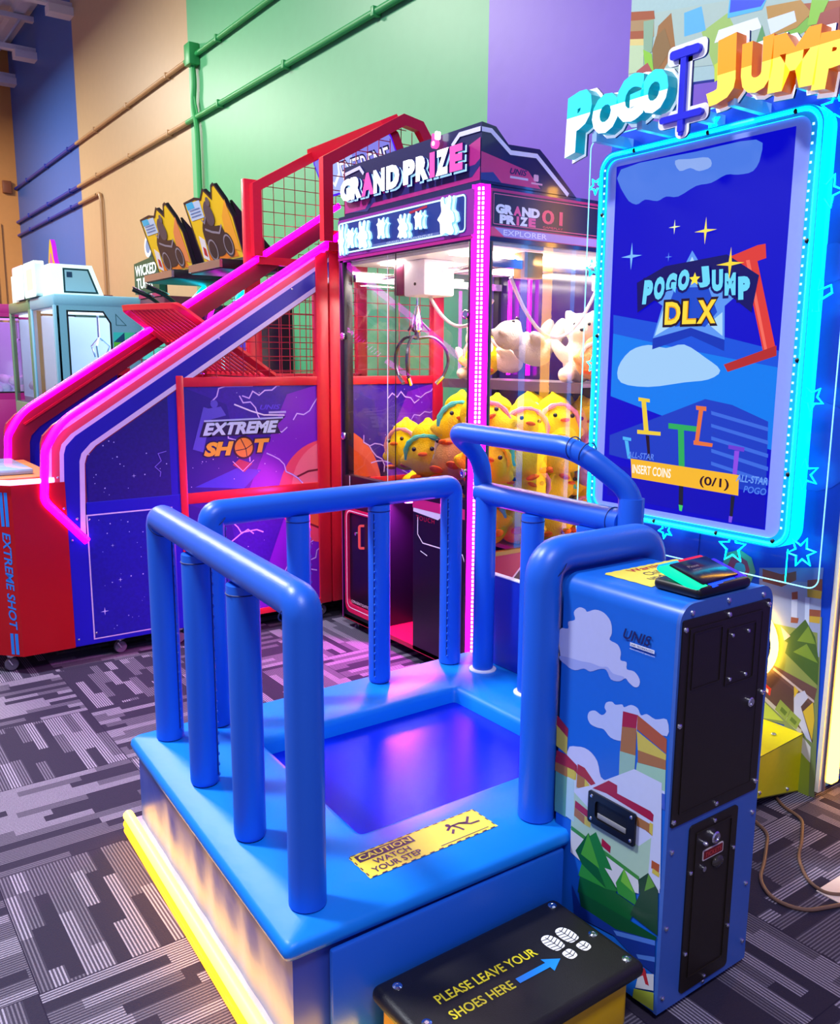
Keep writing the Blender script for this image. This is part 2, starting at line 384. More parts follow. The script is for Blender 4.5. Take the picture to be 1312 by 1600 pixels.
SCREEN_ART = [
    ('4a78e0', [(0.024,2.371),(0.393,2.375),(0.647,2.37),(0.67,2.311),(0.644,2.265),(0.583,2.262),(0.532,2.27),(0.469,2.251),(0.402,2.25),(0.321,2.223),(0.263,2.231),(0.22,2.22),(0.158,2.234),(0.113,2.221),(0.055,2.26)]),
    ('8aa8ea', [(0.297,2.359),(0.367,2.353),(0.449,2.344),(0.464,2.31),(0.412,2.302),(0.37,2.32),(0.321,2.317)]),
    ('0a78ea', [(0.021,1.711),(0.303,1.658),(0.584,1.611),(0.804,1.575),(0.804,1.28),(0.512,1.324),(0.022,1.444)]),
    ('1450d8', [(0.017,1.786),(0.442,1.714),(0.801,1.633),(0.804,1.575),(0.584,1.609),(0.303,1.656),(0.021,1.708)]),
    ('9cc8f2', [(0.057,1.566),(0.118,1.635),(0.212,1.659),(0.303,1.646),(0.39,1.659),(0.491,1.609),(0.562,1.561),(0.511,1.526),(0.4,1.512),(0.223,1.489),(0.077,1.503)]),
    ('1a3cc0', [(0.503,1.451),(0.624,1.434),(0.778,1.381),(0.791,1.113),(0.622,1.126),(0.028,1.192),(0.027,1.276),(0.321,1.383)]),
    ('3a68dc', [(0.533,1.407),(0.78,1.36),(0.78,1.346),(0.535,1.393)]),
    ('3a68dc', [(0.537,1.358),(0.784,1.312),(0.784,1.298),(0.538,1.345)]),
    ('3a68dc', [(0.541,1.31),(0.788,1.264),(0.788,1.25),(0.542,1.296)]),
    ('3a68dc', [(0.545,1.262),(0.792,1.217),(0.792,1.202),(0.546,1.248)]),
    ('3a68dc', [(0.548,1.213),(0.796,1.168),(0.796,1.154),(0.549,1.199)]),
    ('0a0ab4', [(0.023,1.152),(0.791,1.113),(0.796,0.991),(0.028,1.013)]),
    ('5a94ee', [(0.402,2.014),(0.49,1.899),(0.67,1.877),(0.563,1.799),(0.572,1.675),(0.416,1.723),(0.234,1.685),(0.274,1.812),(0.147,1.889),(0.34,1.91)]),
    ('a8d4fa', [(0.403,1.991),(0.462,1.901),(0.358,1.908)]),
    ('a8d4fa', [(0.278,1.794),(0.341,1.739),(0.243,1.694)]),
    ('a8d4fa', [(0.555,1.777),(0.495,1.735),(0.562,1.689)]),
    ('1848c8', [(0.331,1.878),(0.484,1.874),(0.532,1.778),(0.482,1.724),(0.412,1.737),(0.342,1.728),(0.294,1.787)]),
    ('0a34b4', [(0.234,1.685),(0.416,1.723),(0.572,1.675),(0.574,1.633),(0.421,1.691),(0.234,1.641)]),
    ('d83a34', [(0.459,1.946),(0.683,2.006),(0.715,2.008),(0.722,1.958),(0.534,1.918),(0.481,1.924)]),
    ('d83a34', [(0.63,1.961),(0.683,1.964),(0.788,1.633),(0.74,1.62)]),
    ('f06a5a', [(0.64,1.957),(0.655,1.958),(0.757,1.624),(0.746,1.622)]),
    ('b02a2a', [(0.576,1.583),(0.735,1.635),(0.788,1.652),(0.791,1.616),(0.595,1.556)]),
    ('e8c83a', [(0.175,1.445),(0.235,1.44),(0.236,1.426),(0.176,1.43)]),
    ('e8c83a', [(0.192,1.431),(0.216,1.43),(0.238,1.307),(0.213,1.305)]),
    ('e8c83a', [(0.177,1.31),(0.299,1.309),(0.3,1.294),(0.178,1.293)]),
    ('221428', [(0.223,1.291),(0.242,1.29),(0.255,1.188),(0.243,1.188)]),
    ('2aa85a', [(0.336,1.348),(0.481,1.343),(0.482,1.322),(0.337,1.326)]),
    ('2aa85a', [(0.384,1.33),(0.413,1.329),(0.427,1.179),(0.398,1.181)]),
    ('1a1c30', [(0.404,1.116),(0.426,1.116),(0.43,1.023),(0.409,1.024)]),
    ('3ac86a', [(0.409,1.024),(0.43,1.023),(0.426,0.999),(0.414,1.0)]),
    ('e0703a', [(0.463,1.424),(0.511,1.422),(0.512,1.405),(0.465,1.408)]),
    ('e0703a', [(0.478,1.408),(0.498,1.407),(0.487,1.287),(0.468,1.286)]),
    ('e0703a', [(0.462,1.288),(0.551,1.283),(0.549,1.269),(0.463,1.271)]),
    ('6a3ad0', [(0.62,1.284),(0.69,1.279),(0.689,1.263),(0.621,1.269)]),
    ('8a4ae0', [(0.648,1.264),(0.669,1.264),(0.665,1.175),(0.647,1.175)]),
    ('1a1c30', [(0.646,1.092),(0.664,1.092),(0.66,1.013),(0.647,1.013)]),
    ('7a4ae0', [(0.644,1.013),(0.66,1.013),(0.657,0.989),(0.644,0.989)]),
    ('4ab0f0', [(0.101,1.276),(0.147,1.273),(0.148,1.26),(0.102,1.262)]),
    ('4ab0f0', [(0.112,1.26),(0.132,1.259),(0.15,1.184),(0.133,1.185)]),
    ('f0b42a', [(0.15,1.186),(0.675,1.174),(0.678,1.096),(0.161,1.105)]),
]
CABINET_ART = [
    ('7a8a58', [(1.12,0.629),(1.366,0.691),(1.4,0.004),(1.333,-0.002),(1.257,0.24),(1.153,0.23)]),
    ('9aa8c4', [(1.105,0.803),(1.354,0.822),(1.37,0.54),(1.121,0.611)]),
    ('7a8cc4', [(1.104,0.82),(1.356,0.872),(1.355,0.814),(1.108,0.777)]),
    ('98583c', [(1.118,0.819),(1.198,0.814),(1.254,0.838),(1.257,0.805),(1.202,0.767),(1.122,0.771)]),
    ('c8d4e4', [(1.243,0.755),(1.266,0.764),(1.273,0.65),(1.25,0.649)]),
    ('98583c', [(1.243,0.755),(1.266,0.764),(1.269,0.735),(1.246,0.728)]),
    ('98583c', [(1.249,0.662),(1.279,0.665),(1.277,0.645),(1.249,0.64)]),
    ('98583c', [(1.3,0.814),(1.355,0.83),(1.358,0.785),(1.302,0.785)]),
    ('c8a83a', [(1.302,0.783),(1.358,0.785),(1.357,0.756),(1.305,0.752)]),
    ('98583c', [(1.315,0.708),(1.359,0.715),(1.36,0.69),(1.317,0.683)]),
    ('c8a83a', [(1.317,0.683),(1.36,0.69),(1.36,0.665),(1.319,0.661)]),
    ('c4d4e8', [(1.297,0.75),(1.314,0.75),(1.322,0.629),(1.305,0.625)]),
    ('8a9a50', [(1.121,0.616),(1.355,0.629),(1.372,0.421),(1.133,0.471)]),
    ('4a6a2c', [(1.305,0.667),(1.228,0.565),(1.245,0.561),(1.237,0.519),(1.373,0.434),(1.37,0.523),(1.348,0.611)]),
    ('7a9a34', [(1.319,0.645),(1.281,0.578),(1.352,0.585)]),
    ('7a9a34', [(1.318,0.577),(1.269,0.532),(1.367,0.517)]),
    ('d8c0b0', [(1.21,0.617),(1.253,0.589),(1.23,0.565)]),
    ('6a4c48', [(1.133,0.471),(1.372,0.421),(1.363,0.349),(1.139,0.4)]),
    ('5a4040', [(1.135,0.453),(1.363,0.349),(1.374,0.212),(1.32,0.241),(1.144,0.337)]),
    ('c8b8b4', [(1.197,0.449),(1.365,0.374),(1.366,0.364),(1.193,0.44)]),
    ('c4c8dc', [(1.286,0.368),(1.326,0.399),(1.342,0.376),(1.317,0.333),(1.371,0.211),(1.349,0.22),(1.293,0.289)]),
    ('d8b83a', [(1.283,0.405),(1.303,0.391),(1.288,0.357)]),
    ('d8b83a', [(1.362,0.366),(1.327,0.317),(1.371,0.22),(1.373,0.3)]),
    ('b8b4ac', [(1.144,0.337),(1.329,0.244),(1.327,0.226),(1.146,0.318)]),
    ('b0c44a', [(1.14,0.318),(1.255,0.253),(1.147,0.23)]),
    ('c83a34', [(1.14,0.389),(1.194,0.363),(1.191,0.333),(1.142,0.36)]),
    ('e8e4e0', [(1.147,0.373),(1.183,0.355),(1.182,0.341),(1.146,0.358)]),
    ('8aa04a', [(1.234,0.333),(1.278,0.307),(1.262,0.258),(1.215,0.287)]),
    ('8aa04a', [(1.279,0.306),(1.323,0.282),(1.307,0.239),(1.263,0.258)]),
    ('5a7434', [(1.242,0.307),(1.266,0.293),(1.258,0.276),(1.236,0.29)]),
    ('5a7434', [(1.285,0.282),(1.307,0.269),(1.301,0.254),(1.278,0.266)]),
    ('d8d4d0', [(1.323,0.23),(1.369,0.193),(1.372,0.132),(1.329,0.159)]),
    ('9ab03a', [(1.323,0.166),(1.371,0.131),(1.378,-0.007),(1.333,-0.004)]),
]
BILLBOARD_ART = [
    ('a8c0b0', [(0.141,3.066),(0.53,3.0),(0.989,2.861),(1.003,2.715),(0.467,2.777),(0.157,2.829)]),
    ('9a6a34', [(0.168,3.007),(0.234,3.039),(0.267,2.887),(0.172,2.782),(0.147,2.892)]),
    ('9cc060', [(0.394,2.919),(0.513,2.957),(0.559,2.881),(0.468,2.761)]),
    ('a8542c', [(0.813,2.899),(0.989,2.861),(1.004,2.7),(0.869,2.751)]),
    ('7ab83a', [(0.746,2.867),(0.849,2.874),(0.881,2.799),(0.789,2.78)]),
    ('58b0d8', [(0.301,3.019),(0.387,3.019),(0.415,2.921),(0.308,2.926)]),
    ('a8885a', [(-0.004,3.082),(0.141,3.066),(0.147,2.97),(0.001,3.001)]),
    ('a0522c', [(-0.005,3.107),(0.14,3.075),(0.148,3.04),(-0.003,3.071)]),
    ('a0522c', [(0.0,3.028),(0.088,3.01),(0.09,2.977),(0.002,2.994)]),
    ('d8c87a', [(0.002,2.996),(0.09,2.977),(0.092,2.95),(0.003,2.97)]),
    ('b8d0a0', [(0.003,2.97),(0.092,2.95),(0.099,2.843),(0.004,2.853)]),
    ('88ac8a', [(0.086,3.048),(0.143,3.04),(0.14,2.911),(0.095,2.906)]),
    ('8a6a3a', [(0.159,2.967),(0.204,2.988),(0.244,2.893),(0.158,2.811),(0.141,2.92)]),
    ('8ac83a', [(0.091,2.933),(0.14,2.903),(0.157,2.82),(0.109,2.841)]),
    ('a85050', [(0.06,2.853),(0.119,2.873),(0.158,2.816),(0.039,2.795)]),
    ('4ab4e8', [(0.519,3.003),(0.685,2.953),(0.669,2.923),(0.515,2.937)]),
    ('2a4ad0', [(0.525,3.001),(0.68,2.954),(0.663,2.936),(0.523,2.954)]),
    ('e8f0f4', [(0.477,2.904),(0.652,2.901),(0.674,2.857),(0.46,2.86)]),
    ('5a9a5a', [(0.673,2.868),(0.702,2.795),(0.651,2.805)]),
    ('b88a3a', [(0.686,2.929),(0.829,2.909),(0.877,2.851),(0.82,2.816),(0.714,2.815)]),
    ('d8e4f0', [(0.695,2.881),(0.806,2.879),(0.818,2.839),(0.714,2.823)]),
    ('8ac83a', [(0.873,2.896),(0.94,2.875),(0.906,2.806),(0.864,2.811)]),
    ('a04a3a', [(0.911,2.841),(0.983,2.841),(0.994,2.724),(0.891,2.781)]),
    ('c8d83a', [(0.467,2.777),(0.564,2.809),(0.561,2.73),(0.472,2.711)]),
]

# ================================================================ THE SETTING
def carpet_material():
    m = bpy.data.materials.new('carpet_tiles'); m.use_nodes = True
    nt = m.node_tree; N = nt.nodes; L = nt.links; b = N['Principled BSDF']
    def sock(i, v):
        if isinstance(v, (int, float)): i.default_value = v
        else: L.new(v, i)
    def M(op, a, c=0., d=None):
        n = N.new('ShaderNodeMath'); n.operation = op; sock(n.inputs[0], a); sock(n.inputs[1], c)
        if d is not None: sock(n.inputs[2], d)
        return n.outputs[0]
    def mixf(f, a, c): return M('ADD', M('MULTIPLY', a, M('SUBTRACT', 1., f)), M('MULTIPLY', c, f))
    def white(a, c, d):
        n = N.new('ShaderNodeTexWhiteNoise'); n.noise_dimensions = '3D'; v = N.new('ShaderNodeCombineXYZ')
        sock(v.inputs[0], a); sock(v.inputs[1], c); sock(v.inputs[2], d); L.new(v.outputs[0], n.inputs['Vector']); return n.outputs['Value']
    g = N.new('ShaderNodeNewGeometry'); sp = N.new('ShaderNodeSeparateXYZ'); L.new(g.outputs['Position'], sp.inputs[0])
    u = M('DIVIDE', M('ADD', sp.outputs[0], 29.65-.35), .593); v = M('DIVIDE', M('ADD', sp.outputs[1], 29.65-2.14), .593)
    iu, iv = M('FLOOR', u), M('FLOOR', v); fu, fv = M('SUBTRACT', u, iu), M('SUBTRACT', v, iv)
    par = M('MODULO', M('ADD', iu, iv), 2.)
    ac = mixf(par, fu, fv); al = mixf(par, fv, fu)
    tile = M('ADD', M('MULTIPLY', iu, 17.3), M('MULTIPLY', iv, 5.7))
    st = M('FLOOR', M('MULTIPLY', ac, 15.)); r1 = white(st, tile, 1.5)
    ln = mixf(r1, 1.5, 3.1)
    sg = M('FLOOR', M('ADD', M('MULTIPLY', al, ln), M('MULTIPLY', r1, 7.3))); val = white(st, M('ADD', tile, .5), sg)
    line = M('GREATER_THAN', M('SINE', M('MULTIPLY', ac, 15.*4*2*PI)), .2)
    light = M('GREATER_THAN', val, .66); mid = M('GREATER_THAN', val, .30)
    amt = M('ADD', M('MULTIPLY', mid, .20), M('MULTIPLY', light, .30))
    edge = M('GREATER_THAN', M('ABSOLUTE', M('SUBTRACT', ac, .5)), .494)
    nz = N.new('ShaderNodeTexNoise'); nz.inputs['Scale'].default_value = 220; nz.inputs['Detail'].default_value = 2
    L.new(g.outputs['Position'], nz.inputs['Vector'])
    amt = M('MULTIPLY', M('ADD', M('MULTIPLY', amt, mixf(line, .14, 1.)), .02), M('SUBTRACT', 1., edge))
    amt = M('MULTIPLY', amt, M('ADD', .55, M('MULTIPLY', nz.outputs['Fac'], .9)))
    mx = N.new('ShaderNodeMix'); mx.data_type = 'RGBA'; mx.inputs['A'].default_value = (.018, .013, .034, 1); mx.inputs['B'].default_value = (.62, .55, .70, 1)
    L.new(amt, mx.inputs['Factor']); L.new(mx.outputs['Result'], b.inputs['Base Color'])
    b.inputs['Roughness'].default_value = .9; b.inputs['Specular IOR Level'].default_value = .15
    bp = N.new('ShaderNodeBump'); bp.inputs['Strength'].default_value = .5; bp.inputs['Distance'].default_value = .004
    L.new(nz.outputs['Fac'], bp.inputs['Height']); L.new(bp.outputs['Normal'], b.inputs['Normal'])
    return m
fl = MB(); fl.box((-9, -4, -.1), (3.9, 19.07, 0), carpet_material()); struct(fl.build('floor'))
WX, WY = 3.9, 19.07
paint = lambda n, c: mat('wall_paint_' + n, c, .42, bump=.06, scale=9, var=.05)
WB = ((-4, 4.70, paint('purple', '6e4cbc')), (4.70, 9.917, paint('green', '5aaa76')), (9.917, 14.54, paint('tan', 'bca078')), (14.54, WY, paint('blue', '3a64b2')))
wl = MB()
for a, b_, m_ in WB: wl.box((WX, a, 0), (WX+.2, b_, 7.4), m_)
struct(wl.build('wall_right'))
orange = paint('orange', 'd8924a')
wf = MB(); wf.box((-9, WY, 0), (WX+.2, WY+.2, 7.4), orange); struct(wf.build('wall_back'))
# the ribbed steel roof deck with its joists
deck = mat('roof_deck', 'd6d4dc', .5); dk = MB(); prof = []
x = -9.
while x < WX:
    prof += [(x, 7.4), (x+.16, 7.4), (x+.2, 7.32), (x+.36, 7.32)]; x += .4
prof.append((WX+.2, 7.4)); 
dk.add([(a, -4, z) for a, z in prof] + [(a, WY+.2, z) for a, z in prof], [(i, i+1, len(prof)+i+1, len(prof)+i) for i in range(len(prof)-1)], deck)
dk.box((-9, -4, 7.45), (WX+.2, WY+.2, 7.5), deck)
struct(dk.build('ceiling', smooth=False))
for k, yy in enumerate((6.5, 10.5, 14.5, 16.9, 18.6)):
    j = MB(); j.box((-9, yy-.06, 7.22), (WX, yy+.06, 7.30), deck); j.box((-9, yy-.06, 6.72), (WX, yy+.06, 6.8), deck)
    for q in range(20): j.tube([(3.7-q*.65, yy, 7.25), (3.7-q*.65-.32, yy, 6.78), (3.7-q*.65-.65, yy, 7.25)], .025, deck, 6)
    j.box((3.55, yy-.12, 6.6), (WX, yy+.12, 6.72), deck)
    struct(j.build('trim_%d' % (k+1)))
# the far corner: a recessed door and a column on the orange wall
dd = MB(); brown = mat('door_paint', '8a4c28', .4)
dd.box((2.5, WY-.05, 0), (3.55, WY, 4.15), orange, .01); dd.box((2.62, WY-.09, 0), (3.42, WY-.05, 4.0), brown, .01)
for z0 in (.3, 1.6, 2.9): dd.box((2.74, WY-.1, z0), (3.3, WY-.085, z0+1.0), mat('door_panel', '7a4020', .4), .01)
struct(dd.build('door_1'))
# painted conduits: every length takes the colour of the band it runs over
PB = {0: mat('pipe_purple', '6a4cb0', .4), 1: mat('pipe_green', '2f9a52', .4), 2: mat('pipe_tan', 'b08a5e', .4), 3: mat('pipe_blue', '16309a', .4)}
def conduit(z, ya, yb, r, label, grp):
    p = MB()
    for k, (a, b_, _) in enumerate(WB):
        lo, hi = max(a, ya), min(b_, yb)
        if hi > lo:
            p.tube([(WX-r-.012, lo, z), (WX-r-.012, hi, z)], r, PB[k], 10)
            y = math.ceil(lo/1.5)*1.5
            while y < hi: p.box((WX-r*2-.02, y-.02, z-r*1.25), (WX, y+.02, z+r*1.25), PB[k], .004); y += 1.5
    return p
tag(conduit(4.825, -2, WY, .026, '', '').build('wall_conduit'), 'painted conduit running highest along the coloured wall', 'pipe')
tag(conduit(4.195, -2, WY, .028, '', '').build('wall_conduit'), 'middle painted conduit crossing the green, tan and blue wall bands', 'pipe')
p = conduit(3.945, 13.55, WY, .026, '', '')
p.tube([(WX-.038, 13.6, 3.945), (WX-.038, 13.45, 3.945), (WX-.038, 13.40, 3.85), (WX-.038, 13.40, .0)], .026, PB[2], 10, fillet=.06)
tag(p.build('wall_conduit'), 'lowest painted conduit that bends down over the tan wall band', 'pipe')
jb = thing('junction_box', 'small green junction box on the top conduit at the tan and green edge', 'electrical box', (WX-.08, 9.66, 4.72))
q = MB(); q.box((WX-.12, 9.58, 4.72), (WX-.004, 9.74, 4.94), PB[1], .008); q.build('box', jb)
q = MB(); q.tube([(WX-.05, 9.67, 4.74), (WX-.05, 9.64, 4.54), (WX-.05, 9.70, 4.33), (WX-.05, 9.61, 4.07), (WX-.05, 9.60, 3.4), (WX-.05, 9.60, 1.2)], .03, PB[1], 8, fillet=.1)
q.tube([(WX-.05, 9.63, 4.74), (WX-.05, 9.70, 4.54), (WX-.05, 9.63, 4.33), (WX-.05, 9.58, 4.2)], .012, PB[1], 8, fillet=.1); q.build('cable_drop', jb)
q = MB(); q.box((3.62, WY-.09, 4.72), (3.78, WY, 4.95), brown, .01); tag(q.build('junction_box'), 'small brown junction box on the orange end wall', 'electrical box')

# ================================================================ PLATFORM
vinyl = mat('blue_vinyl', '1a62d6', .36, bump=.05, scale=420, var=.03)
vinyl_pad = mat('blue_vinyl_pad', '0a80ea', .40, bump=.3, scale=7, var=.05, spec=.3)
vinyl_skirt = mat('blue_vinyl_skirt', '2a48b0', .38, bump=.5, scale=5, var=.04)
mesh_blue = mat('jump_mat_blue', '0424d8', .24, bump=.04, scale=300, var=.1, spec=.14)
warm = mat('warm_neon', 'ffd060', .4, emit=(1., .50, .03), es=10)
warm_side = mat('amber_sleeve', 'd89a10', .35, emit=(1., .36, .008), es=3.6)
seam_dark = mat('seam_thread', '08206a', .6)
PT = .36
pl = thing('jump_platform', 'big blue padded jump platform with padded rails and a sunken mat', 'platform', (1.5, 2.1, 0))
def quad_loop(inset, z, r, n=4, outer=True):
    c = ((.727, 1.497), (2.26, 1.470), (2.26, 2.765), (.782, 2.745)) if outer else ((1.10, 1.797), (1.94, 1.797), (1.94, 2.466), (1.125, 2.462))
    c = [Vector(q) for q in c]; P = []
    for i in range(4):
        a, p, b = c[i-1], c[i], c[(i+1) % 4]
        d1 = (a-p).normalized(); d2 = (b-p).normalized(); m = (d1+d2); p = p + m*inset
        s, e = p + d1*r, p + d2*r
        for k in range(n+1):
            t = k/n; q = s*(1-t)**2 + p*2*t*(1-t) + e*t*t; P.append(Vector((q.x, q.y, z)))
    return P
def loft(mb, loops, mt):
    n = len(loops[0]); vs = [p for l in loops for p in l]
    mb.add(vs, [(i*n+k, i*n+(k+1) % n, (i+1)*n+(k+1) % n, (i+1)*n+k) for i in range(len(loops)-1) for k in range(n)], mt)
pad = MB()
loft(pad, [quad_loop(.02, .318, .02), quad_loop(.004, .322, .02), quad_loop(0, .335, .025), quad_loop(.003, .350, .025), quad_loop(.012, PT, .03),
           quad_loop(-.02, PT, .03, outer=False), quad_loop(-.004, .354, .02, outer=False), quad_loop(.004, .340, .02, outer=False), quad_loop(.012, .300, .02, outer=False)], vinyl_pad)
pad.build('top_pad', pl, sharp=1.2)
jm = MB(); L0 = quad_loop(.008, .306, .02, outer=False); jm.add(L0, [tuple(range(len(L0)))], mesh_blue); jm.build('jump_mat', pl, 'saturated blue woven jump mat')
# the loose vinyl skirt hangs in shallow folds
sk = MB(); random.seed(4)
def skirt(a, b, nrm, n=60, amp=.0016):
    a, b, nrm = Vector(a), Vector(b), Vector(nrm); cols = []
    for i in range(n+1):
        t = i/n; f = math.sin(t*37)+.7*math.sin(t*61+1)+.5*math.sin(t*17+2)
        col_ = []
        for z, k in ((.064, .4), (.10, .8), (.16, 1.), (.24, .8), (.30, .3), (.325, 0)):
            col_.append(a*(1-t) + b*t + nrm*(f*amp*k*math.sin(t*PI)**.3) + Vector((0, 0, z)))
        cols.append(col_)
    r = 6; sk.add([p for c in cols for p in c], [(i*r+j, i*r+j+1, (i+1)*r+j+1, (i+1)*r+j) for i in range(n) for j in range(r-1)], vinyl_skirt)
skirt((.755, 1.52, 0), (.805, 2.72, 0), (-1, 0, 0)); skirt((.805, 2.72, 0), (2.24, 2.745, 0), (0, 1, 0)); skirt((2.24, 2.745, 0), (2.24, 1.50, 0), (1, 0, 0)); skirt((.755, 1.52, 0), (2.24, 1.492, 0), (0, -1, 0), amp=.0015)
sk.build('skirt', pl, 'grey blue vinyl skirt in shallow folds')
fp = MB(); fp.box((.835, 1.487, .03), (1.55, 1.505, .312), vinyl, .008); fp.build('front_panel', pl)
bs = MB(); bs.box((.77, 1.53, .0), (2.22, 2.71, .05), BLACK); bs.build('base', pl)
# neon tube in its tray around the foot
tr = MB(); tray = mat('tray_metal', 'c8c4d8', .3, .6); tr.add([(.72, 1.48, .066), (.77, 1.48, .066), (.82, 2.74, .066), (.765, 2.74, .066)], [(0, 1, 2, 3)], tray); tr.box((.75, 1.45, .012), (.912, 1.49, .05), tray, .004); tr.build('light_tray', pl, 'pale metal tray round the foot')
nt_ = MB(); nt_.tube([(.905, 1.455, .062), (.716, 1.462, .080), (.766, 2.745, .080)], .017, warm, 12, fillet=.03); nt_.build('neon_tube', pl, 'glowing warm yellow neon tube')
ns = MB(); ns.tube([(.722, 1.462, .043), (.771, 2.757, .043)], .020, warm_side, 12); ns.tube([(.723, 1.462, .021), (.772, 2.757, .021)], .020, warm_side, 12); ns.build('tube_sleeve', pl, 'amber outer sleeve of the tube')
# padded rails
RR = .044
def stitch(par, c, z0, z1, ang, r=RR):
    s_ = MB(); d = Vector((math.cos(ang), math.sin(ang), 0)); t_ = Vector((-d.y, d.x, 0)); z = z0
    s_.tube([Vector((c[0], c[1], z0)) + d*r, Vector((c[0], c[1], z1)) + d*r], .0022, seam_dark, 6)
    while z < z1:
        s_.ell(Vector((c[0], c[1], z)) + d*(r+.0015) + t_*.004, (.004, .004, .006), vinyl, 8, 5); z += .032
    s_.build('stitching', par)
def post(c, z1, r=RR-.002, ang=None, z0=PT, top=None):
    m_ = MB(); tx, ty = top or c
    m_.lathe((c[0], c[1], z0), (0, 0, 1), [(r*.80, 0), (r*.95, .006), (r, .018), (r, z1-z0-.004), (r*.985, z1-z0-.001), (r*.985, z1-z0)], vinyl, 24)
    m_.lathe((c[0], c[1], z0-.001), (0, 0, 1), [(r*.86, 0), (r*.86, .004)], BLACK, 20)
    if .9 < z1 < 1.08: m_.tube([(c[0] + (r+.0005)*math.cos(2*PI*k/20), c[1] + (r+.0005)*math.sin(2*PI*k/20), z1-.022) for k in range(20)], .0018, seam_dark, 5, closed=True)
    o = m_.build('post', pl, sharp=1.2)
    if ang is not None: stitch(o, c, z0+.03, z1-.03, ang, r)
def rail(pts, r=RR, fil=.034, rings=()):
    m_ = MB(); m_.tube(pts, r, vinyl, 24, fillet=fil, fn=7)
    for c, ax in rings:
        ax = Vector(ax).normalized(); u = ax.orthogonal().normalized(); w = ax.cross(u)
        m_.tube([Vector(c) + (u*math.cos(2*PI*k/24) + w*math.sin(2*PI*k/24))*(r+.0008) for k in range(24)], .0016, seam_dark, 5, closed=True)
    return m_.build('handrail', pl, sharp=1.2)
P1, P2, P3, P4 = (.893, 2.656), (.868, 2.293), (.854, 1.948), (.842, 1.61)
rail([(P1[0], P1[1], PT+.004), (P1[0], P1[1], 1.10), (P4[0], P4[1], 1.077), (P4[0], P4[1], PT+.004)], rings=[((P4[0], P4[1]+.02, 1.055), (0, 1, 1)), ((P1[0], P1[1]-.02, 1.078), (0, -1, 1))])
for c, z1, a in ((P2, 1.055, -.8), (P3, 1.045, None)): post(c, z1, ang=a)
stitch(pl, P1, .40, 1.05, -1.1)
B1, B2, B3, B4 = (1.066, 2.668), (1.39, 2.676), (1.735, 2.684), (2.091, 2.700)
rail([(B1[0], B1[1], PT+.004), (B1[0], B1[1], 1.092), (B4[0], B4[1], 1.099), (B4[0], B4[1], PT+.004)], rings=[((B1[0]+.02, B1[1], 1.07), (-1, 0, 1))])
for c, z1, a in ((B2, 1.055, -.3), (B3, 1.058, PI+.5)): post(c, z1, ang=a)
stitch(pl, B1, .40, 1.05, -.5); stitch(pl, B4, .40, 1.05, PI+.6)
for c in (P1, P4, B1, B4):
    f_ = MB(); f_.lathe((c[0], c[1], PT-.001), Z3, [(RR*.9, 0), (RR*.9, .006)], BLACK, 22); f_.build('post_foot', pl)
R1, R2, R3 = (2.150, 2.556), (2.130, 2.265), (2.130, 1.99)
rail([(R1[0], R1[1]+.03, 1.083), (R1[0], 1.86, 1.075)], rings=[((R1[0], 1.90, 1.076), (0, 1, 0))])
for c, z1, a in ((R1, 1.10, None), (R2, 1.042, None), (R3, 1.042, None), ((2.150, 1.83), 1.16, None)): post(c, z1, ang=a)
gb = MB(); gb.tube([(2.152, 2.575, 1.07), (2.152, 2.59, 1.22), (2.02, 2.61, 1.328), (2.03, 1.96, 1.315), (2.152, 1.83, 1.18), (2.150, 1.82, 1.05)], .036, vinyl, 22, fillet=.085, fn=8)
for c, ax in (((2.03, 1.975, 1.315), (0, 1, 0)), ((2.05, 1.935, 1.30), (0, 1, .3))):
    ax = Vector(ax).normalized(); u = ax.orthogonal().normalized(); w = ax.cross(u)
    gb.tube([Vector(c) + (u*math.cos(2*PI*k/24) + w*math.sin(2*PI*k/24))*.0375 for k in range(24)], .002, seam_dark, 5, closed=True)
gb.build('grab_bar', pl, 'upper grab bar bent over the far rail', sharp=1.2)
for c in (R1, R2):
    f_ = MB(); f_.lathe((c[0], c[1], PT), (0, 0, 1), [(.055, 0), (.055, .004), (.048, .008)], mat('white_plastic', 'e8e8f0', .35), 24); f_.build('post_flange', pl, 'white flange ring')
kp = MB(); kp.box((2.225, 1.56, PT), (2.25, 2.62, .735), mat('panel_blue', '0c2cb0', .4), .004); kp.box((2.223, 1.56, .735), (2.252, 2.62, .739), MATS['white_plastic']); kp.build('kick_panel', pl, 'blue board behind the far posts')
# arch against the kiosk, filled with a padded board
A1, A2 = (1.541, 1.592), (1.955, 1.592)
ar = MB(); ar.tube([(A1[0], A1[1], PT+.004), (A1[0], A1[1], 1.092), (A2[0], A2[1], 1.092), (A2[0], A2[1], .30)], .05, vinyl, 26, fillet=.07, fn=8)
for c, ax in (((A1[0]+.022, A1[1], 1.068), (-1, 0, 1)),):
    ax = Vector(ax).normalized(); u = ax.orthogonal().normalized(); w = ax.cross(u)
    ar.tube([Vector(c) + (u*math.cos(2*PI*k/24)*1.12 + w*math.sin(2*PI*k/24))*.0508 for k in range(24)], .0016, seam_dark, 5, closed=True)
ar.build('side_arch', pl, 'thick padded arch beside the ticket kiosk', sharp=1.2)
bd = MB(); bd.box((A1[0], 1.565, PT), (A2[0], 1.60, 1.06), vinyl, .01); bd.build('arch_board', pl)
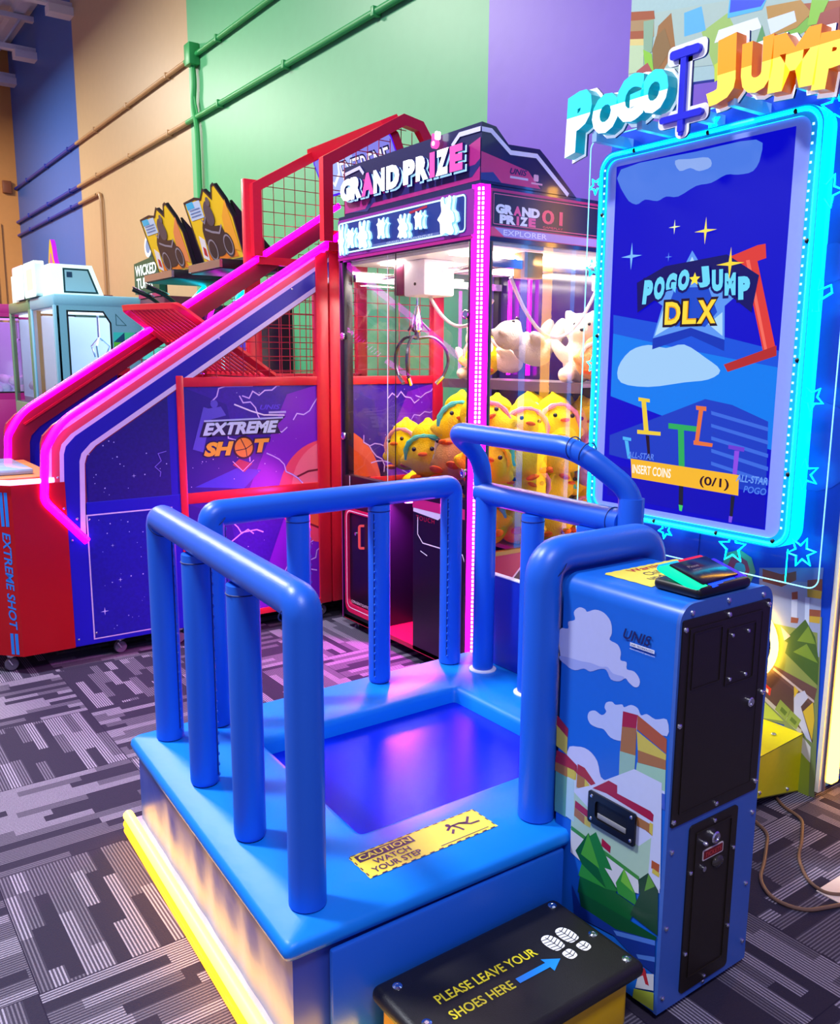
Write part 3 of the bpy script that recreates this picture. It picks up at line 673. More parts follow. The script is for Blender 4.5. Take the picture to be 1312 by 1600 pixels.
# caution sticker
stk = MB(); Fp = Fr((1.01, 1.605, PT+.0015), (1, .012, 0), (0, 1, 0)); Yl, Pd = art('f0dc3c'), art('3a1a3c')
jag = []
random.seed(2)
for k in range(28): jag.append((k*.0147, .0 + .002*(k % 2)))
for k in range(8): jag.append((.41 - .002*(k % 2), .0145*k))
for k in range(28): jag.append((.408-k*.0147, .108 + .002*(k % 2)))
for k in range(7): jag.append((.002*(k % 2), .1-.0145*k))
stk.poly(Fp, jag, Yl, 0)
for k in range(14): stk.poly(Fp, [(.006+k*.029, .001), (.021+k*.029, .001), (.024+k*.029, .0045), (.009+k*.029, .0045)], Pd, .0006); stk.poly(Fp, [(.006+k*.029, .1085), (.021+k*.029, .1085), (.024+k*.029, .105), (.009+k*.029, .105)], Pd, .0006)
for k in range(4): stk.poly(Fp, [(.002, .012+k*.027), (.0055, .012+k*.027), (.0055, .025+k*.027), (.002, .025+k*.027)], Pd, .0006); stk.poly(Fp, [(.408, .012+k*.027), (.4045, .012+k*.027), (.4045, .025+k*.027), (.408, .025+k*.027)], Pd, .0006)
stk.poly(Fp, [(.014, .070), (.185, .070), (.185, .101), (.014, .101)], Pd, .0006)
stk.text(Fp, 'CAUTION', .020, .075, .158, .021, Yl, .0012, bold=.02); stk.text(Fp, 'WATCH', .044, .042, .110, .021, Pd, .0012, bold=.02); stk.text(Fp, 'YOUR STEP', .022, .013, .148, .022, Pd, .0012, bold=.02)
stk.poly(Fp, circ(.298, .080, .007), Pd, .0006)
for pts in ([(.282, .060), (.300, .072), (.330, .072), (.352, .064), (.372, .085)], [(.330, .072), (.356, .052), (.385, .050)], [(.308, .072), (.318, .054), (.322, .038)], [(.285, .040), (.300, .056)]): stk.stroke(Fp, pts, .007, Pd, .0006)
stk.stroke(Fp, [(.225, .012), (.385, .012)], .003, Pd, .0006)
stk.build('caution_sticker', pl, 'yellow caution sticker with a slipping figure', smooth=False)

# ================================================================ TICKET KIOSK
kb = mat('kiosk_blue', '1460c8', .3, var=.03); kplate = mat('kiosk_plate', '3a62b4', .34, var=.04); kblack = mat('black_powder_coat', '20180f', .42, bump=.08, scale=500)
kx0, kx1, ky0, ky1, kh = 1.56, 1.918, 1.18, 1.535, 1.056
ks = thing('ticket_kiosk', 'tall blue kiosk printed with clouds and a castle, black doors, beside the platform', 'kiosk', ((kx0+kx1)/2, (ky0+ky1)/2, 0))
Fk = Fr((0, ky0, 0), X3, Z3); Fl = Fr((kx0, 1.535, 0), -Y3, Z3); Ft = Fr((0, 0, kh), X3, Y3)
def hood(x0, x1, z0, z1, r, n=7):
    P = [(x0, z0), (x1, z0)]
    P += [(x1-r + r*math.cos(PI/2*k/n), z1-r + r*math.sin(PI/2*k/n)) for k in range(n+1)]
    P += [(x0+r - r*math.sin(PI/2*k/n), z1-r + r*math.cos(PI/2*k/n)) for k in range(n+1)]
    return P
bo = MB(); bo.slab(Fk, hood(kx0, kx1, .02, kh, .045), -(ky1-ky0), 0, kb)
CLOUD = ('b9bfe8', '9aa6de', 'b4c0ea', 'c4c8ec')
for k, (c, pts) in enumerate(KIOSK_ART): bo.poly(Fl, smooth_poly(pts, 3) if c in CLOUD else pts, art(c), .0006 + .00003*k)
bo.build('body', ks, sharp=.5)
lg = MB(); UN, UW = art('1a1c5c'), art('dfe4f4')
Fu = Fr((kx0-.0032, 1.535-.205, 0), -Y3, Z3)
lg.text(Fu, 'UNIS', .0, .940, .085, .026, UN, 0, bold=.02, shear=.3); lg.poly(Fu, [(.022, .927), (.095, .927), (.095, .936), (.022, .936)], UW, 0); lg.text(Fu, 'UNIS TECHNOLOGY', .024, .929, .069, .005, UN, .0006); lg.text(Fu, 'www.universal-space.com', .022, .918, .075, .005, UW, .0006)
lg.build('maker_logo', ks, smooth=False)
fpn = MB(); fpn.slab(Fk, hood(kx0-.001, kx1+.001, .02, kh+.001, .046), 0, .010, kplate)
screws(fpn, Fk, [(1.60, 1.035), (1.735, 1.043), (1.875, 1.035), (1.578, .45), (1.576, .06), (1.90, .45), (1.90, .08), (1.735, .035), (1.575, .25), (1.895, .25)], .007, .010)
fpn.build('front_plate', ks, 'grey blue front plate with screws', sharp=.5)
dr = MB(); dr.slab(Fk, rrect(1.566, .515, 1.903, 1.022, .006), .010, .014, kblack); dr.frame(Fk, rrect(1.59, .543, 1.873, 1.0, .004), rrect(1.594, .547, 1.869, .996, .003), .014, .0165, kblack)
dr.slab(Fk, rrect(1.594, .547, 1.869, .996, .003), .014, .0155, kblack)
dr.frame(Fk, rrect(1.604, .850, 1.712, .988, .003), rrect(1.607, .853, 1.709, .985, .003), .0155, .0175, kblack); dr.frame(Fk, rrect(1.732, .83, 1.846, .975, .003), rrect(1.735, .833, 1.843, .972, .003), .0155, .0175, kblack)
screws(dr, Fk, [(1.575, 1.0), (1.735, 1.009), (1.895, 1.008), (1.573, .53), (1.735, .528), (1.895, .54), (1.573, .77), (1.895, .78)], .007, .014)
screws(dr, Fk, [(1.752, .955), (1.815, .955), (1.752, .845), (1.815, .845)], .0055, .0155)
od = dr.build('door', ks, 'black upper door', sharp=.5)
lk = MB(); lk.lathe(Fk(1.841, .768, .0155), -Y3, [(.012, 0), (.012, .006), (.010, .008), (.007, .008), (.007, .006)], CHROME, 18); lk.box(Fk(1.838, .764, .021), Fk(1.844, .772, .026), STEEL); lk.build('lock', od)
tp_ = MB(); tp_.slab(Fk, rrect(1.640, .040, 1.832, .495, .012), .010, .014, kblack); tp_.frame(Fk, rrect(1.664, .075, 1.808, .472, .004), rrect(1.668, .079, 1.804, .468, .003), .014, .0165, kblack)
screws(tp_, Fk, [(1.735, .483), (1.652, .37), (1.822, .38), (1.652, .15), (1.822, .16), (1.735, .052)], .006, .014)
ot = tp_.build('door', ks, 'black ticket door', sharp=.5)
q = MB(); q.lathe(Fk(1.735, .440, .014), -Y3, [(.016, 0), (.016, .008), (.013, .011), (.008, .011), (.008, .009)], CHROME, 18); q.build('lock', ot); q = MB(); q.lathe(Fk(1.690, .440, .014), -Y3, [(.006, 0), (.006, .012), (.003, .016)], STEEL, 12); q.build('pull_knob', ot)
q = MB(); q.slab(Fk, rrect(1.695, .386, 1.777, .414, .004), .014, .0155, art('d8c8c8')); q.slab(Fk, rrect(1.698, .389, 1.774, .411, .003), .0155, .016, art('7a1418')); q.text(Fk, 'TICKETS', 1.704, .394, .064, .012, art('e04a48'), .0165); q.build('tickets_label', ot, smooth=False)
q = MB(); q.ell(Fk(1.757, .366, .016), (.022, .010, .016), mat('smoked_plastic', '3a3430', .15)); q.build('ticket_slot', ot); q = MB(); q.lathe(Fk(1.700, .366, .014), -Y3, [(.007, 0), (.007, .006)], STEEL, 12); q.build('rivet', ot)
# cup handle on the printed side
hn = MB(); c0 = (.121, .426); hw, hh = .154, .086
hn.frame(Fl, rrect(c0[0], c0[1], c0[0]+hw, c0[1]+hh, .006), rrect(c0[0]+.024, c0[1]+.018, c0[0]+hw-.024, c0[1]+hh-.018, .012), .003, .009, BLACK)
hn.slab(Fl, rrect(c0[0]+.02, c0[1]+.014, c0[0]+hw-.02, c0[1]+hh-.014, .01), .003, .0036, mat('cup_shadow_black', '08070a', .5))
hn.box(Fl(c0[0]+.03, c0[1]+.020, .003), Fl(c0[0]+hw-.03, c0[1]+.034, .006), mat('cup_grey', '8a8a8c', .4), .002)
screws(hn, Fl, [(c0[0]+.012, c0[1]+.012), (c0[0]+hw-.012, c0[1]+.012), (c0[0]+.012, c0[1]+hh-.012), (c0[0]+hw-.012, c0[1]+hh-.012)], .005, .008)
hn.build('cup_handle', ks, 'black recessed cup handle', sharp=.5)
# warning sticker on top
ws = MB(); Fw = Fr((1.637, 1.318, kh+.001), X3, Y3); jag = []
for k in range(18): jag.append((k*.0165, .003*(k % 2)))
for k in range(8): jag.append((.295-.003*(k % 2), .02*k))
for k in range(18): jag.append((.295-k*.0165, .157+.003*(k % 2)))
for k in range(7): jag.append((.003*(k % 2), .15-.02*k))
ws.poly(Fw, jag, Yl, 0); Rd = art('b8281c')
ws.text(Fw, 'Warning', .075, .116, .145, .034, Rd, .0006, bold=.02); ws.text(Fw, 'Children', .085, .078, .13, .028, Pd, .0006); ws.text(Fw, 'under 12', .055, .045, .15, .026, Pd, .0006); ws.text(Fw, 'Warning', .075, .008, .15, .030, Rd, .0006, bold=.02)
ws.build('warning_sticker', ks, 'yellow warning sticker', smooth=False)
# swipe card reader
cr = MB(); cc = Vector((1.735, 1.245, kh)); ax = (Vector((.96, .05, 0)), Vector((-.05, .96, .28)), Vector((0, -.28, .96)))
cr.obox(cc + Vector((0, 0, .014)), (X3, Y3, Z3), (.205, .135, .028), BLACK, .012, 3)
rd = cr.build('card_reader', ks, 'card reader with a lit rainbow rim')
q = MB(); u_, v_, w_ = [a.normalized() for a in ax]; o_ = cc + Vector((0, 0, .040))
for k, (c1, e) in enumerate((('00e0a0', 1.6), ('1040ff', 2.2), ('3010ff', 2.0), ('e01040', 1.3), ('00a0e0', 1.6))):
    d = ((-.080, 0, .045, .12), (.0, -.056, .115, .02), (.080, -.01, .045, .10), (.03, .056, .10, .02), (-.06, .056, .08, .02))[k]
    q.obox(o_ + u_*d[0] + v_*d[1] - w_*.004, (u_, v_, w_), (d[2], d[3], .016), glow(c1, e), .006, 2)
q.obox(o_ + w_*.003, (u_, v_, w_), (.15, .10, .012), mat('reader_glass', '141018', .15), .004)
F_ = Fr(o_ + w_*.0096 - u_*.04 + v_*.0, u_, v_); q.text(F_, 'Please', 0, .015, .04, .009, glow('9a8aa8', .8), 0); q.text(F_, 'swipe', .0, .0, .034, .008, glow('9a8aa8', .8), 0)
q.build('reader_screen', rd, 'dark display with a red, green and blue rim')

# ================================================================ SHOE STEP
sp_ = thing('shoe_step', 'yellow step box with a black padded top asking for shoes', 'step', (1.21, 1.32, 0))
sb = MB(); sb.box((.945, 1.19, .012), (1.478, 1.462, .165), mat('yellow_vinyl', 'e8b404', .36, bump=.1, scale=30), .02, 3); sb.build('body', sp_)
st_ = MB(); st_.box((.922, 1.160, .158), (1.500, 1.474, .2), mat('black_vinyl', '191513', .42, bump=.12, scale=350), .022, 4); st_.build('top_pad', sp_)
for z in ((.972, 1.433), (1.495-.03, 1.443), (1.479-.01, 1.304), (1.468, 1.195), (.962, 1.306), (.958, 1.19)): fo = MB(); fo.lathe((z[0], z[1], .1995), Z3, [(.012, 0), (.0115, .002), (.006, .0035), (.005, .0025)], CHROME, 16); fo.build('screw', sp_)
pr = MB(); Fs_ = Fr((1.013, 1.27, .2008), (1, -.02, 0), (.02, 1, 0)); Ye = art('f0e020')
pr.text(Fs_, 'PLEASE LEAVE YOUR', .003, .062, .290, .028, Ye, 0, bold=.015); pr.text(Fs_, 'SHOES HERE', .002, .008, .176, .027, Ye, 0, bold=.015)
pr.poly(Fs_, [(.192, .013), (.285, .014), (.285, -.001), (.325, .022), (.284, .046), (.285, .031), (.192, .030)], art('1e8cf0'), .0004)
Wt = art('f4f4f6')
def sole(x, y, a, L_, flip):
    ca, sa = math.cos(a), math.sin(a)
    T = lambda p: (x + p[0]*ca - p[1]*sa, y + p[0]*sa + p[1]*ca)
    front = smooth_poly([(-.016, 0), (-.020, .026), (-.014, .046), (0, .052), (.013, .046), (.019, .026), (.015, 0), (0, -.004)])
    heel = smooth_poly([(-.013, -.016), (-.015, -.032), (-.008, -.042), (.008, -.042), (.014, -.032), (.013, -.016), (0, -.013)])
    for sh in (front, heel): pr.poly(Fs_, [T((p[0]*L_*flip, p[1]*L_)) for p in sh], Wt, .0003)
    D = MATS['black_vinyl']
    for k in range(5): pr.stroke(Fs_, [T((-.018*L_, (.004+.010*k)*L_)), T((0, (-.001+.010*k)*L_)), T((.018*L_, (.005+.010*k)*L_))], .0022, D, .0007)
    for k in range(2): pr.stroke(Fs_, [T((-.013*L_, (-.024-.009*k)*L_)), T((0, (-.027-.009*k)*L_)), T((.013*L_, (-.023-.009*k)*L_))], .0022, D, .0007)
    pr.stroke(Fs_, [T((0, -.038*L_)), T((0, .046*L_))], .002, D, .0009)
sole(.352, .050, .12, 1.05, 1); sole(.400, .052, .12, 1.05, -1)
pr.build('top_print', sp_, 'yellow lettering, blue arrow and white shoe soles', smooth=False)

# ================================================================ BASKETBALL GAME (side rails seen from the platform)
red = mat('red_powder_coat', 'd81c34', .32, var=.05); dred = mat('dark_red_paint', '8c1030', .4); redu = mat('brushed_red', 'c4101c', .26, .35, var=.04)
cob = mat('cobalt_paint', '1408b8', .38); spc = mat('space_print', '24107c', .32, var=.35); spc2 = mat('space_print_blue', '1c14a0', .32, var=.35)
lav = art('d8ccf0'); brick = art('d0445a'); navy = art('1c0ca8')
EY0, EY1, EX1 = 4.55, 5.50, 3.44
bg = thing('basketball_machine', 'red and blue basketball arcade game with magenta neon side rails', 'arcade game', (2.1, 5.02, 0))
Fe = Fr((0, EY0, 0), X3, Z3)
LED = [(1.14, .66), (.945, .89), (.965, 1.14), (1.045, 1.275), (1.751, 1.722), (2.635, 2.285), (3.2, 2.645)]
def led_path(y, k=6):
    p = fillet_path([Vector((a, y, b)) for a, b in LED[:2]] + [Vector((.965, y, 1.06))], .035, k, False)[:-1]; return p + fillet_path([Vector((.962, y, 1.08))] + [Vector((a, y, b)) for a, b in LED[2:]], .13, k, False)
SD = Vector((1, .637)).normalized(); SN = Vector((SD.y, -SD.x))
def band(d):
    """the inner edge line of the side rail at distance d inside the neon"""
    x0 = .948 + d; z0 = .89 - (x0-.945)*1.18; xv = .965 + d
    pb = Vector((1.045, 1.275)) + SN*d; t = (xv-pb.x)/SD.x; zc = pb.y + SD.y*t
    return [(x0, z0), (xv, zc-.06), (xv+.012, zc-.02), (xv+.06, zc+.03), (pb.x + SD.x*2.36, pb.y + SD.y*2.36)]
def bandpoly(d0, d1): return band(d0) + band(d1)[::-1]
for y, nm in ((EY0-.014, 'near'), (EY1-.045, 'far')):
    q = MB(); q.tube(led_path(y), .020, WHITE_MAG, 12); q.build('neon_rail', bg, 'magenta neon tube')
sr = MB()
sr.slab(Fe, bandpoly(-.012, .195), -.03, 0, dred)
for k, (d0, d1, m_) in enumerate(((.012, .035, lav), (.035, .072, brick), (.072, .092, lav), (.092, .165, navy), (.165, .190, lav))): sr.poly(Fe, bandpoly(d0, d1), m_, .001)
screws(sr, Fe, [(1.04, .84), (1.10, .78), (1.02, 1.0), (1.9, 1.70), (2.35, 1.985)], .007, .001)
sr.build('side_rail', bg, 'red, white and blue striped side rail', smooth=False)
fr_ = MB(); Fi = Fr((0, EY1, 0), X3, Z3)
fr_.slab(Fi, bandpoly(-.012, .12), 0, .03, dred); fr_.stroke(Fi, [(1.06, 1.205), (1.9, 1.745)], .012, red, .031, depth=.012)
fr_.slab(Fi, [(1.075, .70), (1.62, .70), (1.62, 1.545), (1.09, 1.205)], -.02, .012, cob); fr_.build('side_rail', bg, 'inside of the far rail, red over cobalt', smooth=False)
# near cabinet side: cobalt bay
sb = MB(); sb.box((1.05, EY0, .10), (1.655, EY0+.03, .86), cob, .004)
sb.slab(Fe, [(1.16, .78), (1.655, .78), (1.655, 1.47), (1.215, 1.19), (1.16, 1.13)], -.03, -.004, cob)
sb.slab(Fe, [(1.165, .86), (1.60, .86), (1.60, 1.44), (1.215, 1.195), (1.165, 1.14)], -.02, -.001, spc)
sb.poly(Fe, [(1.146, .125), (1.60, .125), (1.60, .795), (1.146, .795)], lav, .001); sb.poly(Fe, [(1.153, .132), (1.593, .132), (1.593, .788), (1.153, .788)], spc2, .0018)
random.seed(11); st_w = art('cfd0ff')
for k in range(60):
    a, b = random.uniform(1.17, 1.58), random.uniform(.15, 1.2)
    if .78 < b < .88 or (b > .86 and b > 1.16 + (a-1.2)*.6): continue
    sb.poly(Fe, circ(a, b, random.uniform(.0015, .004), 6), st_w, .0026)
for a, b, r in ((1.21, .27, .022), (1.30, .43, .012), (1.27, .62, .010), (1.40, .98, .012)): sb.poly(Fe, star(a, b, r, r*.18, 4), st_w, .003)
sb.stroke(Fe, [(1.58, 1.10), (1.535, 1.09), (1.55, 1.05), (1.515, 1.02), (1.545, .99), (1.54, .965)], .004, art('7a68e0'), .0026)
screws(sb, Fe, [(1.07, .14), (1.07, .67), (1.16, .16), (1.16, .77), (1.58, .16)], .006, .001)
sb.build('side_panel', bg, 'cobalt side panel with a starfield', smooth=False)
# red framed bays and posts
for (x0, x1) in ((1.650, 1.690), (2.505, 2.585), (2.595, 2.668), (3.36, EX1)):
    q = MB(); top = {1.650: 1.50, 2.505: 2.2, 2.595: 2.33, 3.36: 2.78}[x0]; q.box((x0, EY0-.006, .10), (x1, EY0+.05, top), red, .004); q.build('post', bg)
for x0, x1 in ((1.685, 2.51), (2.66, 3.365)):
    for z0, z1 in ((.10, .135), (.80, .86), (1.44, 1.49)): q = MB(); q.box((x0, EY0-.004, z0), (x1, EY0+.04, z1), red, .003); q.build('frame_rail', bg)
for k, (x0, x1, z0, z1) in enumerate(((1.685, 2.51, .86, 1.44), (1.685, 2.51, .135, .80), (2.66, 3.365, .135, .80), (2.66, 3.365, .86, 1.44))):
    q = MB(); q.box((x0, EY0+.006, z0), (x1, EY0+.03, z1), mat('violet_print', '3a14a4', .3, var=.3)); G = Fr((0, EY0+.0055, 0), X3, Z3)
    def clip(p): return [(min(max(a, x0), x1), min(max(b, z0), z1)) for a, b in p]
    q.poly(G, clip([(x0, z0), (x0+.35, z0), (x0+.25, z1-.1), (x0, z1)]), art('2a1090'), .0004)
    q.poly(G, clip([(x1-.45, z0), (x1, z0), (x1, z1), (x1-.2, z1-.05)]), art('7a18c8'), .0004)
    if x0 < 2:
        q.poly(G, clip([(x0+.05, z0+.03), (x0+.3, z0+.12), (x0+.45, z0+.10), (x0+.34, z0)]), art('3a3ad0'), .0006)
        ball = [(a, b) for a, b in circ(2.56, .80, .315, 48) if True]
        bp_ = clip(ball); 
        q.poly(G, bp_, art('f0486a'), .0008); q.poly(G, clip(circ(2.60, .84, .27, 40)), art('f8708a') if k == 0 else art('ee5a3a'), .0012)
        q.stroke(G, [p for p in [(2.30+.0*i, .6) for i in range(0)]] or ([(2.36, .90), (2.44, .93), (2.505, .935)] if k == 0 else [(2.33, .69), (2.42, .62), (2.505, .58)]), .012, art('7a1430'), .0016)
    else:
        q.poly(G, clip(circ(2.56, .80, .40, 48)), art('f0683a'), .0008); q.poly(G, clip(circ(2.60, .72, .36, 48)), art('e85a20'), .0012)
        q.stroke(G, clip([(2.66, .52), (2.78, .62), (2.88, .78)]), .012, art('4a1420'), .0016)
    random.seed(20+k)
    for j in range(7):                                  # printed lightning
        a, b = random.uniform(x0+.05, x1-.1), random.uniform(z0+.05, z1-.05); P = [(a, b)]; an = random.uniform(-.9, .6)
        for t in range(7):
            an2 = an + random.uniform(-.9, .9); a += .045*math.cos(an2); b += .045*math.sin(an2); P.append((a, b))
        P = clip(P); q.stroke(G, P, .009, art('a070f0'), .0018); q.stroke(G, P, .0035, art('f0d8ff'), .0022)
    for j in range(22): q.poly(G, circ(random.uniform(x0+.02, x1-.02), random.uniform(z0+.02, z1-.02), random.uniform(.0015, .0035), 6), st_w, .002)
    if k == 0:
        pg = art('5a4ad0')
        q.poly(G, [(1.73, 1.10), (1.80, 1.33), (1.86, 1.31), (1.82, 1.20), (1.79, 1.08)], pg, .0024); q.poly(G, circ(1.862, 1.345, .022), pg, .0026); q.poly(G, [(1.82, 1.32), (1.90, 1.33), (1.93, 1.28), (1.84, 1.26)], pg, .0028)
        q.stroke(G, [(1.98, 1.34), (2.08, 1.30), (2.16, 1.275), (2.29, 1.27)], .008, art('e8d8ff'), .0028)
        q.poly(G, [(1.77, 1.165), (1.80, 1.25), (2.20, 1.245), (2.30, 1.265), (2.24, 1.215), (2.265, 1.165)], art('20104c'), .003)
        q.text(G, 'EXTREME', 1.782, 1.164, .476, .086, art('20104c'), .0033, bold=.08, shear=.3); q.text(G, 'EXTREME', 1.790, 1.172, .46, .070, art('c8d4f4'), .0038, bold=.05, shear=.3); q.stroke(G, [(1.80, 1.252), (2.28, 1.256)], .010, art('b0b8ee'), .0036)
        q.text(G, 'SH', 1.783, 1.047, .195, .096, art('20104c'), .0032, bold=.09, shear=.25); q.text(G, 'T', 2.085, 1.054, .115, .094, art('20104c'), .0032, bold=.10, shear=.2); q.text(G, 'SH', 1.792, 1.055, .178, .080, art('f0b02c'), .0038, bold=.06, shear=.25); q.text(G, 'T', 2.095, 1.062, .095, .078, art('f0a030'), .0038, bold=.07, shear=.2)
        q.poly(G, circ(2.03, 1.095, .066, 24), art('3a1420'), .0032); q.poly(G, circ(2.03, 1.095, .055, 24), art('f08a28'), .0036)
        for a0 in (.3, 1.9): q.stroke(G, [(2.03 + .054*math.cos(a0), 1.095 + .054*math.sin(a0)), (2.03+.012, 1.095-.008), (2.03 - .054*math.cos(a0), 1.095 - .054*math.sin(a0))], .005, art('3a1420'), .004)
        q.poly(G, [(1.96, 1.0), (2.03, .955), (2.08, 1.0), (2.0, 1.03)], art('c03a50'), .003); q.stroke(G, [(1.96, 1.02), (2.02, .96), (2.09, 1.02)], .004, art('e8c0f0'), .0034)
        q.text(G, 'UNIS', 2.135, 1.305, .13, .028, art('5a3ae0'), .003, bold=.03, shear=.3); q.stroke(G, [(2.19, 1.288), (2.30, 1.288)], .012, art('b8a8ee'), .003)
    q.build('art_panel', bg, 'violet printed panel with lightning and a basketball' if k else 'printed panel with a silver and orange game title', smooth=False)
# wire mesh in red frames
wire = mat('red_wire', 'b01c38', .35, .3)
def mesh_area(poly, y, name='wire_mesh', st=.08):
    q = MB(); xs = [p[0] for p in poly]; zs = [p[1] for p in poly]
    def cuts(ax, v):
        o = []; n = len(poly)
        for i in range(n):
            a, b = poly[i], poly[(i+1) % n]
            if (a[ax]-v)*(b[ax]-v) < 0: t = (v-a[ax])/(b[ax]-a[ax]); o.append(a[1-ax] + (b[1-ax]-a[1-ax])*t)
        o.sort(); return o
    v = min(xs) + st/2
    while v < max(xs):
        c = cuts(0, v)
        for i in range(0, len(c)-1, 2): q.tube([(v, y, c[i]), (v, y, c[i+1])], .0028, wire, 5)
        v += st
    v = min(zs) + st/2
    while v < max(zs):
        c = cuts(1, v)
        for i in range(0, len(c)-1, 2): q.tube([(c[i], y+.005, v), (c[i+1], y+.005, v)], .0028, wire, 5)
        v += st
    return q.build(name, bg)
mesh_area([(1.69, 1.49), (2.505, 1.49), (2.505, 1.985), (1.72, 1.485)], EY0+.02); mesh_area([(2.668, 1.49), (3.36, 1.49), (3.36, 2.5), (2.668, 2.10)], EY0+.02)
mesh_area([(1.66, .9), (3.38, .9), (3.38, 2.60), (2.52, 2.06), (1.66, 1.52)], EY1)
CAGE = [(2.57, 2.26), (2.57, 2.70), (3.10, 3.0), (3.22, 2.98), (3.42, 2.72)]
for y in (EY0+.02, EY1):
    mesh_area([(2.60, 2.28), (2.60, 2.69), (3.10, 2.97), (3.22, 2.95), (3.38, 2.75)], y)
    q = MB(); G = Fr((0, y-.02, 0), X3, Z3); q.stroke(G, CAGE, .062, red, 0, depth=.05); q.stroke(G, [(2.57, 2.235), (3.42, 2.235)], .05, red, 0, depth=.045); q.build('cage_frame', bg, 'red frame of the upper ball cage', smooth=False)
for x0, x1, z1 in ((1.62, 1.70, 1.53), (2.50, 2.60, 2.75), (3.36, EX1, 2.75)):
    q = MB(); q.box((x0, EY1-.02, .10), (x1, EY1+.03, z1), red, .004); q.build('post', bg)
q = MB(); q.box((1.62, EY1-.02, 1.44), (3.40, EY1+.02, 1.49), red, .004); q.box((1.05, EY1, .1), (3.4, EY1+.02, 1.0), dred); q.build('far_side_panel', bg)
q = MB(); q.box((EX1-.04, EY0+.05, .1), (EX1, EY1-.02, 1.46), spc); q.build('back_panel', bg)
q = MB(); q.add([(1.08, EY0+.03, .86), (3.30, EY0+.03, 1.28), (3.30, EY1-.02, 1.28), (1.08, EY1-.02, .86)], [(0, 1, 2, 3)], mat('play_bed', '241c4c', .5)); q.build('ball_ramp', bg)
# barred ball guard
q = MB(); U0, U1 = Vector((1.668, EY1-.04, 1.895)), Vector((1.700, EY0+.07, 1.872)); D0, D1 = Vector((2.20, EY1-.04, 1.50)), Vector((2.264, EY0+.07, 1.491))
q.tube([D0, U0, U1, D1], .022, red, 4, fillet=.05); q.tube([D0, D1], .018, red, 6)
for k in range(1, 12): q.tube([U0.lerp(U1, k/12), D0.lerp(D1, k/12)], .009, red, 6)
q.tube([U0.lerp(D0, .5), U1.lerp(D1, .5)], .010, red, 6); q.build('ball_guard', bg, 'slanted red barred ball guard')
# lit header across the top
q = MB(); H = Fr((3.13, EY1, 2.70), (0, -1, 0), (-.42, 0, .9)); q.slab(H, rrect(0, 0, .95, .25, .03), -.06, 0, glow('8a8af0', .9), red); q.slab(H, [(-.02, .25), (.97, .25), (.94, .33), (.03, .33)], -.10, .03, red); q.stroke(H, rrect(0, 0, .95, .25, .03), .014, glow('4a10e0', 1.2), .002, closed=True)
q.poly(H, [(.05, .0), (.4, .0), (.5, .25), (.1, .25)], glow('a8b8ff', 1.0), .001); q.stroke(H, [(.02, .1), (.12, .12), (.16, .06), (.26, .12), (.30, .2)], .02, glow('e8f0ff', 1.2), .002)
q.text(H, 'EXTREME', .28, .05, .62, .14, glow('20205c', .6), .003, bold=.03, shear=.25); q.text(H, 'EXTREME', .285, .056, .60, .125, glow('e8e0f4', 1.2), .0045, bold=.0, shear=.25)
q.build('header_sign', bg, 'lit header sign under a red cap', smooth=False)
# player end: the red coin counter
ct = MB(); plan = [(1.052, EY0-.003), (1.052, EY1), (.70, EY1), (.655, EY1-.06), (.655, 4.72), (.70, 4.655), (.800, EY0-.003)]
ct.add([(a, b, .10) for a, b in plan] + [(a, b, .975) for a, b in plan], [(i, (i+1) % 7, 7+(i+1) % 7, 7+i)[::-1] for i in range(7)] + [tuple(range(7)), tuple(range(13, 6, -1))], redu); ct.build('counter', bg, 'brushed red front counter', smooth=False)
q = MB(); q.tube([(1.0, EY0-.01, .99), (.795, EY0-.012, .99), (.69, 4.65, .99), (.645, 4.72, .99), (.645, EY1, .99)], .013, glow('ffb0f0', 3.0), 8); q.build('counter_light', bg, 'pale pink light strip on the counter edge')
q = MB(); q.box((.70, EY0+.08, .975), (1.04, EY1-.05, 1.0), mat('counter_top', 'e89050', .25)); q.box((.72, 4.75, 1.0), (.95, 5.3, 1.03), mat('scoop_glass', '9ab4d8', .1), .01); q.build('counter_top', bg)
Fc_ = Fr((.70, 4.655, 0), (.1, -.108, 0), Z3); ed = Fc_.u.copy(); Gt = Fr(Fc_(.06, .94, .0015), -Z3, ed); tq = MB(); tb_ = art('1e7ad8')
tq.text(Gt, 'EXTREME SHOT', .20, .02, .50, .045, tb_, 0, bold=.02, shear=.2)
for a0, a1 in ((.0, .17), (.72, .83)):
    for k in range(2): tq.poly(Gt, [(a0, .02+k*.026), (a1, .02+k*.026), (a1, .038+k*.026), (a0, .038+k*.026)], tb_, 0)
tq.build('side_lettering', bg, 'blue lettering down the counter corner', smooth=False)
def caster(par, x, y, z=.10, s=1.):
    q = MB(); q.box((x-.02*s, y-.016*s, z-.02), (x+.02*s, y+.016*s, z), STEEL); q.tube([(x, y, z), (x, y, z-.035)], .008*s, STEEL, 8)
    q.lathe((x, y-.012*s, z-.062), Y3, [(.030*s, 0), (.034*s, .006*s), (.034*s, .018*s), (.030*s, .024*s)], mat('caster_wheel', '6a6070', .35), 16); q.tube([(x-.018*s, y-.02*s, z-.03), (x, y-.02*s, z-.062)], .005, STEEL, 6); q.build('caster', par)
for x, y in ((.76, 4.66), (1.30, 4.62), (1.62, 4.60), (2.55, 4.62), (.76, 5.4), (3.35, 4.62), (3.35, 5.4)): caster(bg, x, y)
q = MB(); q.box((1.06, EY0+.05, .10), (EX1-.05, EY1-.05, .14), BLACK); q.build('base_frame', bg)

